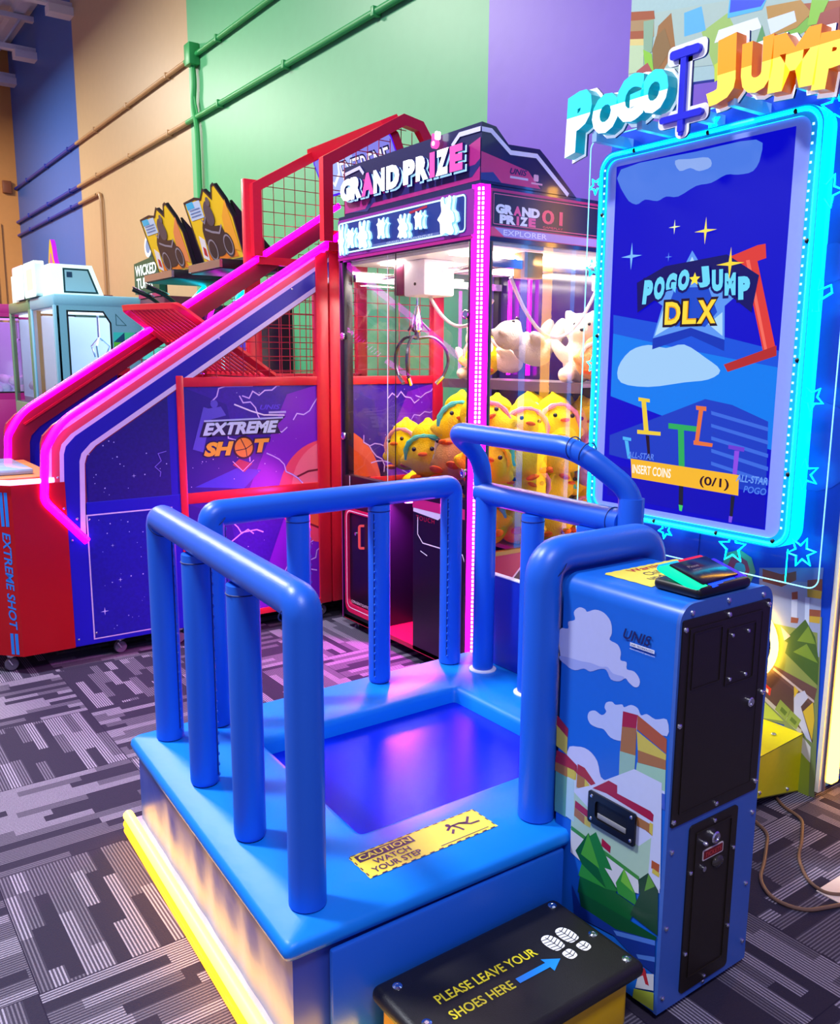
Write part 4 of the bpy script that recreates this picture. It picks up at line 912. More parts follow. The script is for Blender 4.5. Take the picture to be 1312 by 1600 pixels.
# ================================================================ CLAW MACHINE
CX0, CX1, CY0, CY1 = 2.55, 3.74, 3.11, 4.35
cm = thing('claw_machine', 'tall navy claw crane with magenta corner lights, full of yellow chick plush', 'claw machine', (3.14, 3.73, 0))
cnavy = mat('claw_navy', '1c2050', .26, coat=.6, var=.04); cplum = mat('claw_plum', '8a2890', .3); cblk = mat('claw_black', '100a1c', .3); cred = mat('claw_red', 'b8143c', .32)
Ff = Fr((CX0, CY1, 0), -Y3, Z3); Fs = Fr((CX0, CY0, 0), X3, Z3)          # front: a = 4.35 - y ; side: a = x - 2.55
def fa(y): return CY1 - y
# sign header: a stepped block
prof = [(0, 2.365), (.003, 2.623), (.083, 2.614), (.158, 2.549), (.35, 2.554), (.401, 2.519), (.60, 2.365)]
hd = MB(); hd.slab(Fs, prof, -(4.285-CY0), 0, cnavy)
hd.poly(Ff, [(.07, 2.38), (1.235, 2.38), (1.235, 2.56), (.90, 2.47), (.07, 2.55)], art('b0287c'), .0012)
hd.poly(Ff, [(.10, 2.38), (.28, 2.38), (.34, 2.43), (1.20, 2.45), (1.235, 2.47), (1.235, 2.44), (1.18, 2.40), (.36, 2.40), (.30, 2.365)], art('2a2a6c'), .0018)
hd.stroke(Ff, [(.075, 2.585), (.225, 2.597), (.265, 2.560)], .018, art('c8c4f0'), .002); hd.stroke(Ff, [(1.03, 2.558), (1.085, 2.597), (1.235, 2.594)], .020, art('d0d0f8'), .002)
hd.poly(Fs, [(.0, 2.38), (.36, 2.38), (.28, 2.45), (.17, 2.47), (.0, 2.50)], art('c03a80'), .0012); hd.poly(Fs, [(.0, 2.38), (.12, 2.38), (.07, 2.42), (.0, 2.41)], art('2a3a8c'), .0018)
hd.stroke(Fs, [(0, 2.592), (.055, 2.592), (.17, 2.516), (.33, 2.522), (.54, 2.372)], .020, art('dcdcfa'), .002)
hd.text(Fs, 'UNIS', .168, 2.425, .105, .026, art('1c1c60'), .002, bold=.03, shear=.3); hd.stroke(Fs, [(.17, 2.412), (.28, 2.412)], .010, art('c8b8d8'), .002); hd.slab(Fs, rrect(.315, 2.41, .345, 2.44, .006), .001, .002, art('d8a8c8')); hd.stroke(Fs, [(.30, 2.40), (.37, 2.40)], .008, art('d8a0c0'), .002)
hd.build('header', cm, 'navy stepped header with magenta stripes', smooth=False)
lw, lpk = glow('f4f4ff', 3.), glow('ff50b8', 1.3); lnv = mat('letter_side', '182a78', .3)
gq = MB(); wd = [('G', fa(4.270), .125, lw), ('R', fa(4.160), .105, lw), ('A', fa(4.052), .12, lpk), ('N', fa(3.935), .105, lw), ('D', fa(3.815), .115, lw), ('P', fa(3.664), .098, lw), ('R', fa(3.558), .10, lw), ('I', fa(3.446), .040, lpk), ('Z', fa(3.398), .098, lw), ('E', fa(3.292), .095, lpk)]
for ch, a, w, m_ in wd:
    gq.text(Ff, ch, a+.006, 2.427, w, .112, mat('letter_back', 'dff2ff', .4, emit='a0e0ff', es=.9), .004, ext=.012, bold=.07, side=lnv); gq.text(Ff, ch, a, 2.434, w, .112, m_, .020, ext=.016, bold=.07, side=lnv)
gq.slab(Ff, circ(fa(3.425), 2.585, .022, 12), .01, .03, lpk); gq.slab(Ff, rrect(fa(3.440), 2.60, fa(3.424), 2.63, .005), .01, .03, lpk); gq.slab(Ff, rrect(fa(3.415), 2.60, fa(3.396), 2.635, .006), .01, .03, lw); gq.slab(Ff, circ(fa(3.425), 2.585, .010, 10), .03, .032, lw)
gq.build('header_letters', cm, 'glowing white and pink title letters', smooth=False)
# lit band under the header
bd = MB(); bd.slab(Fr((0, 0, 2.125), X3, Y3), [(CX0, CY1), (CX0, CY0+.056), (CX0+.056, CY0), (CX1, CY0), (CX1, CY1)], 0, .243, cnavy)
bd.slab(Ff, rrect(.0, 2.150, 1.20, 2.350, .01), 0, .006, cplum); bd.stroke(Ff, [(0, 2.14), (1.20, 2.14)], .014, glow('d020a0', .8), .007)
bd.slab(Fs, rrect(.056, 2.145, 1.17, 2.352, .005), 0, .003, art('b02878')); bd.poly(Fs, rrect(.066, 2.190, 1.15, 2.340, .004), art('181c44'), .0042); bd.stroke(Fs, rrect(.074, 2.200, 1.14, 2.330, .004), .003, art('f070a0'), .0052, closed=True)
bd.poly(Fs, [(.06, 2.148), (1.16, 2.148), (1.16, 2.185), (.08, 2.185)], art('a89ae0'), .0042); bd.poly(Fs, [(.06, 2.148), (.14, 2.148), (.08, 2.185), (.06, 2.185)], art('e04a80'), .005)
gr_ = lambda t, a, b, w, h, c: bd.text(Fs, t, a, b, w, h, art(c), .0056, bold=.07)
gr_('GR', .086, 2.246, .105, .042, 'ecebff'); gr_('A', .192, 2.246, .05, .042, 'f0609c'); gr_('ND', .244, 2.246, .112, .042, 'ecebff')
gr_('PR', .110, 2.204, .098, .040, 'ecebff'); gr_('I', .212, 2.204, .016, .040, 'f0609c'); gr_('Z', .232, 2.204, .05, .040, 'ecebff'); gr_('E', .286, 2.204, .046, .040, 'f0609c')
bd.text(Fs, '01', .370, 2.226, .135, .064, art('f05a80'), .0056, bold=.02); bd.text(Fs, 'GAMEPLAY', .378, 2.206, .13, .010, art('f05a80'), .0056); bd.text(Fs, 'EXPLORER', .135, 2.155, .27, .024, art('f0eaff'), .0056, bold=.005)
bd.build('top_band', cm, 'navy band with the machine name', smooth=False)
lb = MB(); lb.slab(Ff, rrect(.012, 2.166, 1.150, 2.336, .02), .004, .008, mat('lit_navy', '1a2c6c', .3, emit='1c3c90', es=.35)); lb.stroke(Ff, rrect(.018, 2.172, 1.144, 2.330, .018), .008, glow('b8ecff', 1.8), .010, closed=True)
lb.stroke(Ff, [(.30, 2.182), (.95, 2.182)], .014, glow('6a7ad0', .8), .010); lb.text(Ff, 'GRAND PRIZE ADVENTURE', .50, 2.177, .40, .010, glow('c8d8ff', 1.), .012)
for k in range(2): lb.stroke(Ff, [(.60+k*.02, 2.20), (.635+k*.02, 2.245), (.60+k*.02, 2.29)], .010, glow('e0f4ff', 1.6), .010)
lb.stroke(Ff, [(.70, 2.305), (.85, 2.318)], .012, glow('c02050', .9), .010)
lb.build('lit_panel', cm, smooth=False)
def toy_shape(a, b, s, kind):
    P = []
    if kind == 0: P = [(-.25, -.9), (-.28, -.4), (-.5, .0), (-.35, .1), (-.3, .45), (-.42, .75), (-.25, 1.), (-.1, .62), (.08, .62), (.22, 1.), (.38, .75), (.28, .45), (.35, .1), (.5, -.05), (.3, -.4), (.45, -.8), (.2, -.9), (.05, -.5), (-.05, -.9)]
    elif kind == 1: P = [(-.6, -.5), (-.7, .1), (-.9, .3), (-.6, .45), (-.5, .8), (-.2, .6), (.2, .6), (.5, .8), (.55, .4), (.9, .25), (.65, .05), (.6, -.5), (.75, -.9), (.3, -.85), (0, -.6), (-.4, -.9), (-.7, -.8)]
    else: P = [(-.5, -.9), (-.6, -.3), (-.85, -.1), (-.6, .1), (-.45, .3), (-.55, .8), (-.3, .95), (-.15, .6), (.15, .6), (.3, .95), (.55, .8), (.45, .3), (.75, .1), (.9, -.3), (.6, -.4), (.85, -.8), (.5, -.95), (0, -.8)]
    return [(a + p[0]*s*.8, b + p[1]*s) for p in smooth_poly(P, 3)]
for k, (a, b, s, kd) in enumerate(((.065, 2.240, .085, 0), (.165, 2.245, .060, 1), (.285, 2.245, .075, 2), (.47, 2.262, .060, 1), (.665, 2.245, .062, 2), (.800, 2.262, .050, 1), (1.02, 2.250, .092, 2))):
    q = MB(); q.slab(Ff, toy_shape(a+.022, b-.002, s, kd), .008, .018, mat('cutout_back', 'c8e8f4', .4, emit='80d0ff', es=.7)); q.slab(Ff, toy_shape(a, b, s, kd), .018, .026, glow('f8fcff', 2.6), glow('90d8ff', 1.0)); q.build('lit_cutout', cm, smooth=False)  # pale blue glowing copy set behind each white cutout
# posts, glass, base
q = MB(); q.box((CX0, CY1-.045, .06), (CX0+.06, CY1, 2.14), cblk, .004); q.stroke(Ff, [(.004, .06), (.004, 2.36)], .006, glow('c030c0', .5), .002); q.build('corner_post', cm)
q = MB(); q.box((CX0-.003, CY0+.052, .06), (CX0+.03, CY0+.075, 2.125), cblk, .003); q.box((CX0+.052, CY0-.003, .06), (CX0+.078, CY0+.03, 2.125), cblk, .003); q.build('corner_post', cm)
lp = MB(); lp.slab(Fr((0, 0, .06), X3, Y3), [(CX0-.006, CY0+.052), (CX0+.052, CY0-.006), (CX0+.052, CY0+.052)], 0, 2.305, mat('magenta_diffuser', 'b00090', .35, emit=(1., .002, .72), es=8)); lp.build('light_post', cm, 'magenta LED corner post', smooth=False)
ld = MB(); dd_ = Vector((-.034, -.042, 0)).normalized()
Fd = Fr(Vector((CX0+.023, CY0+.023, 0)), Vector((1, -1, 0)), Z3)
for k in range(110):
    for a in (-.009, .009): ld.poly(Fd, [(a-.0045, .075+k*.0208), (a+.0045, .075+k*.0208), (a+.0045, .088+k*.0208), (a-.0045, .088+k*.0208)], glow('ffc8ff', 9.), .0015)
ld.build('light_dots', cm, 'rows of white hot LEDs', smooth=False)
q = MB(); q.box((CX1-.05, CY0, .06), (CX1, CY0+.05, 2.14), cblk); q.build('corner_post', cm); q = MB(); q.box((CX1-.05, CY1-.05, .06), (CX1, CY1, 2.14), cblk); q.build('corner_post', cm)
pane = glass('clear_glass', (.97, .97, 1.0), 1.45, .0)
def sheet(mb, a, b, c, d, m_): mb.add([a, b, c, d], [(0, 1, 2, 3)], m_)
q = MB(); sheet(q, (CX0+.012, CY1-.05, .93), (CX0+.012, 3.80, .93), (CX0+.012, 3.80, 2.125), (CX0+.012, CY1-.05, 2.125), pane); q.tube([(CX0+.012, 3.80, .93), (CX0+.012, 3.80, 2.125)], .003, BLACK, 6); q.tube([(CX0+.008, 3.87, .93), (CX0+.008, 3.87, 2.125)], .0022, mat('glass_edge', 'e8e8f4', .2), 6); q.build('front_glass', cm, 'left sliding pane')
q = MB(); sheet(q, (CX0+.018, 3.84, .93), (CX0+.018, CY0+.06, .93), (CX0+.018, CY0+.06, 2.125), (CX0+.018, 3.84, 2.125), pane); q.build('front_glass', cm, 'right sliding pane')
q = MB(); sheet(q, (CX0+.06, CY0+.01, .67), (CX1-.05, CY0+.01, .67), (CX1-.05, CY0+.01, 2.125), (CX0+.06, CY0+.01, 2.125), pane); q.build('side_glass', cm)
q = MB(); sheet(q, (CX1-.05, CY1-.01, .67), (CX0+.06, CY1-.01, .67), (CX0+.06, CY1-.01, 2.125), (CX1-.05, CY1-.01, 2.125), pane); q.build('side_glass', cm)
for y, z in ((4.31, 1.72), (4.31, 1.155), (CY0+.085, 1.80), (CY0+.085, 1.06)):
    q = MB(); q.lathe((CX0-.004, y, z), -X3, [(.022, 0), (.022, .008), (.016, .012), (.011, .012), (.011, .010)], CHROME, 18); q.box((CX0-.004, y-.03, z-.018), (CX0+.01, y+.03, z+.018), cblk, .003); q.build('pane_lock', cm)
bx = MB()
bx.box((CX0, 3.96, .06), (CX0+.05, CY1-.0, .93), cblk, .004); bx.box((CX0, CY0+.06, .06), (CX0+.05, 3.62, .88), cblk, .004)
bx.box((CX0+.28, 3.62, .06), (CX0+.32, 3.96, .93), mat('chute_dark', '120a24', .35)); bx.box((CX0+.05, 3.60, .06), (CX0+.30, 3.62, .9), cblk); bx.box((CX0+.05, 3.96, .06), (CX0+.30, 3.98, .9), cblk)
bx.box((CX0, 3.96, .885), (CX0+.05, CY0+.06, .93), cblk); bx.box((CX0-.002, CY0+.06, .835), (CX0+.012, 3.62, .885), art('c02070')); bx.box((CX0, CY0+.06, .06), (CX0+.30, CY1-.02, .085), cred)  # magenta strip paints the chute lamp's pink wash into the panel colour
bx.box((CX0+.05, CY0+.005, .06), (CX1, CY0+.03, .655), cred, .003); bx.box((CX0+.02, CY1-.03, .06), (CX1, CY1-.005, .66), cred); bx.box((CX1-.03, CY0, .06), (CX1, CY1, 2.13), mat('back_mirror_plum', '2c1a52', .12, var=.1))
bx.box((CX0+.05, 3.60, .905), (CX0+.32, 3.98, .925), cblk); bx.box((CX0+.32, CY0+.03, .64), (CX1-.03, CY1-.03, .66), mat('bin_floor', 'c8b8b0', .5)); bx.box((CX0+.05, CY0, .652), (CX1, CY0+.03, .672), mat('bin_ledge', 'b8862a', .4))
bx.stroke(Ff, [(.775, .79), (.775, .70), (.82, .66), (1.15, .66), (1.18, .60), (1.18, .12)], .006, art('f0d8f0'), .001); bx.poly(Ff, [(.735, .835), (1.0, .835), (.95, .80), (.735, .815)], art('d8c8e8'), .001); bx.text(Ff, 'TOUCH', .76, .775, .16, .024, art('b01838'), .0012, space=1.2); bx.stroke(Ff, [(.80, .615), (.86, .60)], .005, art('e8e0f0'), .001)
bx.poly(Fs, [(.20, .10), (.62, .10), (.62, .50), (.55, .57), (.30, .57), (.20, .48)], art('3a0c1c'), .0012 - .005); bx.stroke(Fs, [(.20, .12), (.20, .48), (.30, .57), (.55, .57), (.62, .50), (.62, .12)], .010, art('f0c8d8'), .0016 - .005); bx.poly(Fs, [(.22, .40), (.36, .30), (.42, .36), (.26, .50)], art('d83a58'), .002 - .005)
bx.build('base_cabinet', cm, 'black and red base cabinet', smooth=False)
pd = MB(); Gd = Fr((CX0-.001, CY1, 0), -Y3, Z3)
pd.frame(Gd, rrect(.07, .12, .39, .74, .05), rrect(.10, .17, .36, .72, .035), .0, .022, mat('trim_crimson', 'd01850', .25)); pd.stroke(Gd, rrect(.092, .150, .368, .73, .04), .005, art('f8d8e8'), .0226, closed=True); pd.slab(Gd, rrect(.10, .17, .36, .72, .035), 0, .006, cblk)
pd.text(Gd, 'CONGRATULATIONS', .115, .178, .22, .016, art('f0d0e0'), .0066); pd.stroke(Gd, [(.10, .78), (.10, .93)], .006, art('f0e0f0'), .003)
dro = pd.build('prize_door', cm, 'black prize door in a crimson rim', smooth=False)
q = MB(); q.tube([Gd(.26, .66, .006), Gd(.245, .66, .03), Gd(.245, .53, .03), Gd(.26, .53, .006)], .007, glow('ff5060', .7), 8, fillet=.01); q.build('handle', dro)
q = MB(); q.lathe(Gd(.175, .60, .006), -X3, [(.010, 0), (.010, .008), (.006, .010)], STEEL, 12); q.build('lock', dro)
q = MB(); q.box((CX0+.004, 3.68, .845), (CX0+.20, 3.92, .880), glow('ff58d8', 22.), .006); q.build('chute_lamp', cm, 'bright pink lamp over the prize chute')
area('chute_light', (CX0+.06, 3.80, .835), (0, .7, 0), .16, 42, (1., .06, .8))
for x, y in ((CX0+.06, 4.27), (CX0+.06, 3.2), (CX1-.08, 4.27), (CX1-.08, 3.2)): caster(cm, x, y, .068, .75)
# inside: ceiling, gantry, claw, shelf
q = MB(); q.box((CX0+.05, CY0+.03, 2.110), (CX1-.03, CY1-.03, 2.125), mat('white_liner', 'f2f0f6', .4)); q.build('liner', cm)
q = MB()
for y in (3.40, 4.02): q.box((CX0+.12, y-.09, 2.100), (CX1-.12, y+.09, 2.108), glow('fff0dc', 34.))
q.build('inside_lamp', cm, 'white lamp panel inside the top')
g_ = MB(); alu = mat('aluminium', 'b8b8c8', .25, .9)
g_.box((CX0+.06, CY0+.05, 2.02), (CX1-.05, CY0+.08, 2.06), alu); g_.box((CX0+.06, CY1-.08, 2.02), (CX1-.05, CY1-.05, 2.06), alu); g_.tube([(2.82, CY0+.06, 2.055), (2.82, CY1-.06, 2.055)], .011, CHROME, 10); g_.tube([(2.92, CY0+.06, 2.055), (2.92, CY1-.06, 2.055)], .011, CHROME, 10)
g_.box((2.86, CY0+.04, 1.98), (2.98, CY0+.12, 2.10), mat('bracket_tin', 'd8b070', .3, .6), .004); g_.box((CX1-.30, CY0+.08, 1.95), (CX1-.10, CY0+.16, 2.08), MATS['white_liner'], .01); g_.build('gantry', cm, 'metal gantry rails')
q = MB(); q.box((2.70, 3.74, 1.925), (2.90, 3.93, 2.11), MATS['white_liner'], .012); q.box((2.698, 3.93, 1.935), (2.88, 4.02, 2.10), mat('carriage_plum', '74244c', .35), .006); q.box((2.72, 4.02, 1.95), (2.86, 4.06, 2.09), MATS['white_liner'], .015)
q.lathe((2.699, 3.82, 1.985), -X3, [(.008, 0), (.008, .004)], BLACK, 10); q.build('carriage', cm, 'white gantry carriage')
cl = MB(); hc = Vector((2.79, 3.93, 0)); gm = mat('gunmetal', '5a5a6c', .25, .8)
cl.tube([hc + Vector((0, 0, 1.93)), hc + Vector((0, 0, 1.80))], .006, STEEL, 6); cl.lathe(hc + Vector((0, 0, 1.74)), Z3, [(.02, 0), (.032, .01), (.032, .05), (.018, .10), (.010, .14)], CHROME, 16); cl.lathe(hc + Vector((0, 0, 1.70)), Z3, [(.014, 0), (.014, .05)], gm, 12)
for k in range(3):
    a = 2*PI*k/3 + 1.7; d = Vector((math.cos(a), math.sin(a), 0))
    cl.tube([hc + Vector((0, 0, 1.80)) + d*.02, hc + d*.07 + Vector((0, 0, 1.75))], .006, gm, 6); cl.tube([hc + Vector((0, 0, 1.71)) + d*.012, hc + d*.09 + Vector((0, 0, 1.72)), hc + d*.165 + Vector((0, 0, 1.66)), hc + d*.185 + Vector((0, 0, 1.58)), hc + d*.150 + Vector((0, 0, 1.50))], .009, gm, 8, fillet=.04)
    cl.tube([hc + d*.150 + Vector((0, 0, 1.50)), hc + d*.11 + Vector((0, 0, 1.46))], .012, CHROME, 8)
cl.build('claw', cm, 'three pronged grey metal claw')
def sag(a, b, dp, n=14):
    a, b = Vector(a), Vector(b); return [a.lerp(b, k/n) - Vector((0, 0, dp*4*(k/n)*(1-k/n))) for k in range(n+1)]
hose = mat('hose_white', 'dcd4d0', .4)
q = MB(); q.tube(sag((2.80, 3.83, 1.93), (2.70, 3.19, 1.87), .14), .009, hose, 8); q.build('hose', cm, 'pale hose sagging behind the front glass'); q = MB(); q.tube(sag((2.80, 3.18, 1.98), (3.46, 3.24, 1.97), .27), .009, hose, 8); q.build('hose', cm, 'pale hose sagging behind the side glass')
q = MB(); q.box((3.27, CY0+.03, 1.455), (CX1-.03, CY1-.03, 1.475), mat('shelf_grey', '9a8a94', .4)); q.box((3.262, CY0+.03, 1.425), (3.272, CY1-.03, 1.478), mat('shelf_lip', '5a4860', .3)); q.build('shelf', cm)
for y in (4.0, 4.18):
    q = MB(); q.tube([(CX1-.06, y, 1.5), (CX1-.06, y, 2.08)], .012, WHITE_MAG, 8); q.build('neon_tube', cm, 'thin magenta tube at the back')

# ================================================================ PLUSH PRIZES
def blob(name, parts, m_, voxel, parent):
    """overlapping ellipsoids fused into one continuous soft body"""
    q = MB()
    for c, r, rot in parts: q.ell(c, r, m_, 16, 10, rot)
    o = q.build(name, parent); md = o.modifiers.new('r', 'REMESH'); md.mode = 'VOXEL'; md.voxel_size = voxel
    sm = o.modifiers.new('s', 'SMOOTH'); sm.iterations = 6; sm.factor = .6
    dg = bpy.context.evaluated_depsgraph_get(); me = bpy.data.meshes.new_from_object(o.evaluated_get(dg)); o.modifiers.clear(); o.data = me
    for p in me.polygons: p.use_smooth = True
    return o
def plush_mat(n, c): return mat(n, c, .85, bump=.5, scale=160, var=.08, spec=.2)
py, pt, pk, po, pb = plush_mat('plush_yellow', 'ffdc0c'), plush_mat('plush_teal', '5ad0c0'), plush_mat('plush_pink', 'f0a0a8'), plush_mat('plush_orange', 'f0701c'), plush_mat('plush_cream', 'f0dcc8')
pg_, pp = plush_mat('plush_grey', 'a89c98'), plush_mat('plush_lilac', 'b898d0'); bead = mat('bead_black', '0a0808', .15)
def make_chick(name, frill, label, mt=py):
    t = thing(name, label, 'plush toy', (0, 0, 0))
    blob('body', [((0, 0, 0), (.118, .108, .112), None), ((0, -.0, .095), (.085, .085, .07), None), ((0, 0, .165), (.020, .020, .028), None), ((.105, -.03, -.02), (.045, .03, .035), None), ((-.105, -.03, -.02), (.045, .03, .035), None)], mt, .013, t)
    q = MB(); q.ell((0, -.118, .022), (.024, .018, .010), po); q.build('beak', t)
    for s_ in (-1, 1): q = MB(); q.ell((s_*.05, -.085, -.095), (.028, .036, .013), po); q.build('foot', t)
    for s_ in (-1, 1):
        q = MB(); q.ell((s_*.045, -.105, .045), .011, bead, 10, 6); q.build('eye', t)
    q = MB(); n = 28; q.tube([(.105*math.cos(2*PI*k/n), -.052 - .02*math.sin(2*PI*k/n), .012 + .092*math.sin(2*PI*k/n)) for k in range(n)], [.010 + .004*(k % 2) for k in range(n)], frill, 8, closed=True); q.build('frill', t)
    return t
def make_bear(name, m1, label, sn=pb):
    t = thing(name, label, 'plush toy', (0, 0, 0))
    R = lambda a, ax: Matrix.Rotation(a, 3, ax)
    blob('body', [((0, 0, .115), (.095, .085, .125), None), ((0, -.015, .285), (.092, .085, .082), None), ((.068, 0, .36), (.030, .018, .030), None), ((-.068, 0, .36), (.030, .018, .030), None), ((.105, -.05, .16), (.036, .036, .085), R(.6, 'Y')), ((-.105, -.05, .16), (.036, .036, .085), R(-.6, 'Y')),
                  ((.075, -.13, .04), (.046, .11, .044), None), ((-.075, -.13, .04), (.046, .11, .044), None), ((0, -.085, .268), (.042, .035, .034), None)], m1, .014, t)
    q = MB(); q.ell((0, -.122, .275), (.014, .010, .010), bead, 10, 6); q.build('nose', t)
    for s_ in (-1, 1):
        q = MB(); q.ell((s_*.038, -.088, .305), .009, bead, 10, 6); q.build('eye', t)
    return t
GP = 'plush toys heaped in the claw machine'
RECIPES = [(make_chick('plush_chick', pt, 'x'), 'yellow chick plush with teal frill'), (make_chick('plush_chick', pk, 'x'), 'yellow chick plush with pink frill'), (make_chick('plush_chick', py, 'x'), 'plain yellow chick plush'), (make_chick('plush_hamster', pb, 'x', plush_mat('plush_fawn', 'd8a060')), 'fawn hamster plush with cream frill'), (make_bear('plush_bear', pg_, 'x'), 'grey bear plush'), (make_bear('plush_bear', pp, 'x'), 'lilac bear plush')]
random.seed(7); n_used = {}; spots = []
for lay, (z, st) in enumerate(((.775, .235), (.945, .225), (1.10, .225), (1.235, .23))):
    y = CY0+.15 + (lay % 2)*.05
    while y < CY1-.14:
        x = CX0+.19 + (lay % 2)*.06
        while x < CX1-.16:
            top = 1.30 - max(0, (y-3.62))*.42 - (.0 if x > 2.8 else .06)
            if z < top and not (x < 2.80 and y > 4.0) and not (x < CX0+.44 and 3.5 < y < 4.08 and z < 1.03) and (x < CX0+.50 or y < CY0+.45 or lay == 3 or z+.16 > top): spots.append((x + random.uniform(-.02, .02), y + random.uniform(-.02, .02), z + random.uniform(-.015, .015), lay))
            x += st
        y += st
where = {0: 'in bottom layer', 1: 'in second layer', 2: 'in third layer', 3: 'in top layer'}
kinds = [0, 1, 2, 0, 3, 2, 1, 0, 2, 4, 0, 1, 2, 5]; first = {}
for i, (x, y, z, lay) in enumerate(spots):
    k = kinds[(i*5+lay*3) % 14]; src, nm = RECIPES[k]
    face = random.uniform(-.5, .6) + (-.2 if y < 3.5 else -1.0)
    side = 'by side glass' if y < 3.35 else ('by front glass' if x < 2.85 else 'deep inside')
    depth = 'near corner post' if (x < 2.85 and y < 3.6) else ('under back shelf' if x > 3.3 else ('towards basketball game' if y > 3.9 else 'in the middle'))
    lab = '%s %s %s, %s' % (nm, where[lay], side, depth)
    rot = (random.uniform(-.35, .35) - (.25 if k < 4 else .0), random.uniform(-.4, .4), face)
    sc = random.uniform(.95, 1.12) if k < 4 else .72
    zz = z if k < 4 else z-.13
    if k not in first: first[k] = 1; o = src; o.location = (x, y, zz); o.rotation_euler = rot; o.scale = (sc,)*3; o['label'] = lab
    else: o = copy_thing(src, (x, y, zz), rot, sc, lab)
    o['group'] = GP
for k, (s_, _) in enumerate(RECIPES):
    if k not in first: s_.location = (3.2, 3.9, .80); s_['label'] = _ + ' deep in the claw machine'; s_['group'] = GP
GS = 'plush toys on the back shelf of the claw machine'
cream = make_bear('plush_bear', pb, 'large cream bear plush sitting up on the back shelf by the side glass'); cream.location = (3.47, 3.36, 1.478); cream.rotation_euler = (0, 0, -.75); cream['group'] = GS
for (x, y, z, sc, rot, lab, m_) in ((3.52, 3.66, 1.60, 1.0, (-1.15, .0, 1.3), 'grey bear plush lying on its back beside the large cream bear', 'g'), (3.54, 3.90, 1.56, .85, (-1.3, 0, 1.0), 'cream bear plush slumped along the back shelf behind the corner post', 'c'), (3.42, 4.17, 1.478, .85, (0, 0, -.9), 'cream bear plush at the end of the back shelf nearest the basketball game', 'c')):
    o = copy_thing(cream if m_ == 'c' else RECIPES[4][0], (x, y, z), rot, sc, lab); o['group'] = GS
o = copy_thing(RECIPES[1][0], (3.36, 4.05, 1.60), (-.3, 0, -.8), 1.0, 'yellow chick plush with pink frill lying on the back shelf behind the corner post'); o['group'] = GS
o = copy_thing(RECIPES[3][0], (3.40, 3.19, 1.585), (-.2, .3, -.5), .85, 'fawn hamster plush squeezed between the large cream bear and the side glass'); o['group'] = GS

# ================================================================ JUMPING GAME CABINET
GX, GYL, GYR = 2.92, 2.69, 1.545
pc = thing('jump_game_cabinet', 'large blue game cabinet with a cyan lit screen under thick teal and gold letters', 'arcade game', (3.35, 2.14, 0))
pblue = mat('cabinet_blue', '1a50d0', .32); pcy = mat('cyan_frame', '10a8e8', .25, emit=(.0, .40, 1.), es=.28)
Fg = Fr((GX, 2.95, 0), -Y3, Z3)
q = MB(); q.box((GX, GYR, .03), (3.84, GYL, 2.54), pblue, .004)
for c, pts in CABINET_ART: q.poly(Fg, [(min(max(a, .262), 1.404), b) for a, b in pts], art(c), .0006 + .00003*len(q.f))
q.poly(Fg, circ(1.015, .800, .075, 8), art('6ab48a'), .002); q.poly(Fg, circ(1.015, .800, .050, 8), art('b8485c'), .0024); q.poly(Fg, circ(1.022, .80, .026, 8), art('4ab8c8'), .0028)
for a, b, r in ((1.24, 1.95, .05), (1.29, 1.93, .065), (1.35, 1.95, .05), (1.28, 1.30, .16)): q.poly(Fg, circ(a, b, r, 18), art('2a62dc'), .002 + a*.0004)
q.stroke(Fg, [(.27, .74), (.90, .66)], .004, art('0c2c8c'), .002); q.stroke(Fg, [(.82, .60), (.83, .93)], .004, art('0c2c8c'), .002)
q.build('cabinet', pc, smooth=False)
q = MB(); q.box((GX-.006, GYR-.008, .03), (GX+.018, GYR+.006, 2.54), mat('cream_edge', 'f0ead8', .35)); q.build('edge_trim', pc, 'pale corner trim'); q = MB(); q.box((GX+.016, GYR-.016, .03), (GX+.03, GYR, 2.52), mat('rail_taupe', '8a7c8c', .3, .4), .003); q.build('side_rail', pc)
for x0, x1, y0, y1, c_, e_, w_ in ((GX+.035, GX+.085, GYR-.034, GYR, 'ffb430', 20., 'warm yellow'), (3.355, 3.405, GYL, GYL+.03, 'ffb430', 20., 'warm yellow'), (3.195, 3.23, GYL, GYL+.02, '1090ff', 9., 'blue'), (3.57, 3.59, GYL, GYL+.02, '1090ff', 9., 'blue')):
    q = MB(); q.box((x0, y0, .06), (x1, y1, 2.5), glow(c_, e_), .006); q.build('light_bar', pc, 'tall %s light bar' % w_)
# screen, bezel, lit frame
Fq = Fr((2.85, 2.59, 0), -Y3, Z3)
q = MB(); q.frame(Fq, rrect(-.085, .925, .905, 2.445, .075, 8), rrect(-.045, .958, .862, 2.412, .05, 8), -.07, .012, pcy, mat('cyan_edge', '00c8ff', .3, emit=(0, .66, 1.), es=1.6))
q.tube([Fq(a, b, .008) for a, b in rrect(-.072, .938, .892, 2.432, .066, 8)], .009, CYAN_NEON, 8, closed=True)
for k in range(46):
    for a in (-.052, .869): q.poly(Fq, [(a-.004, 1.0+k*.0305), (a+.004, 1.0+k*.0305), (a+.004, 1.008+k*.0305), (a-.004, 1.008+k*.0305)], glow('b0f8ff', 2.), .0135)
screws(q, Fq, [(-.06, 1.2), (-.06, 1.7), (-.06, 2.2), (.88, 1.2), (.88, 1.6), (.88, 2.0), (.84, .95), (.6, .94), (.3, .94), (0, .95), (.1, 2.43), (.45, 2.43), (.8, 2.43)], .009, .012, BLACK)
q.build('lit_frame', pc, 'cyan glowing frame around the screen')
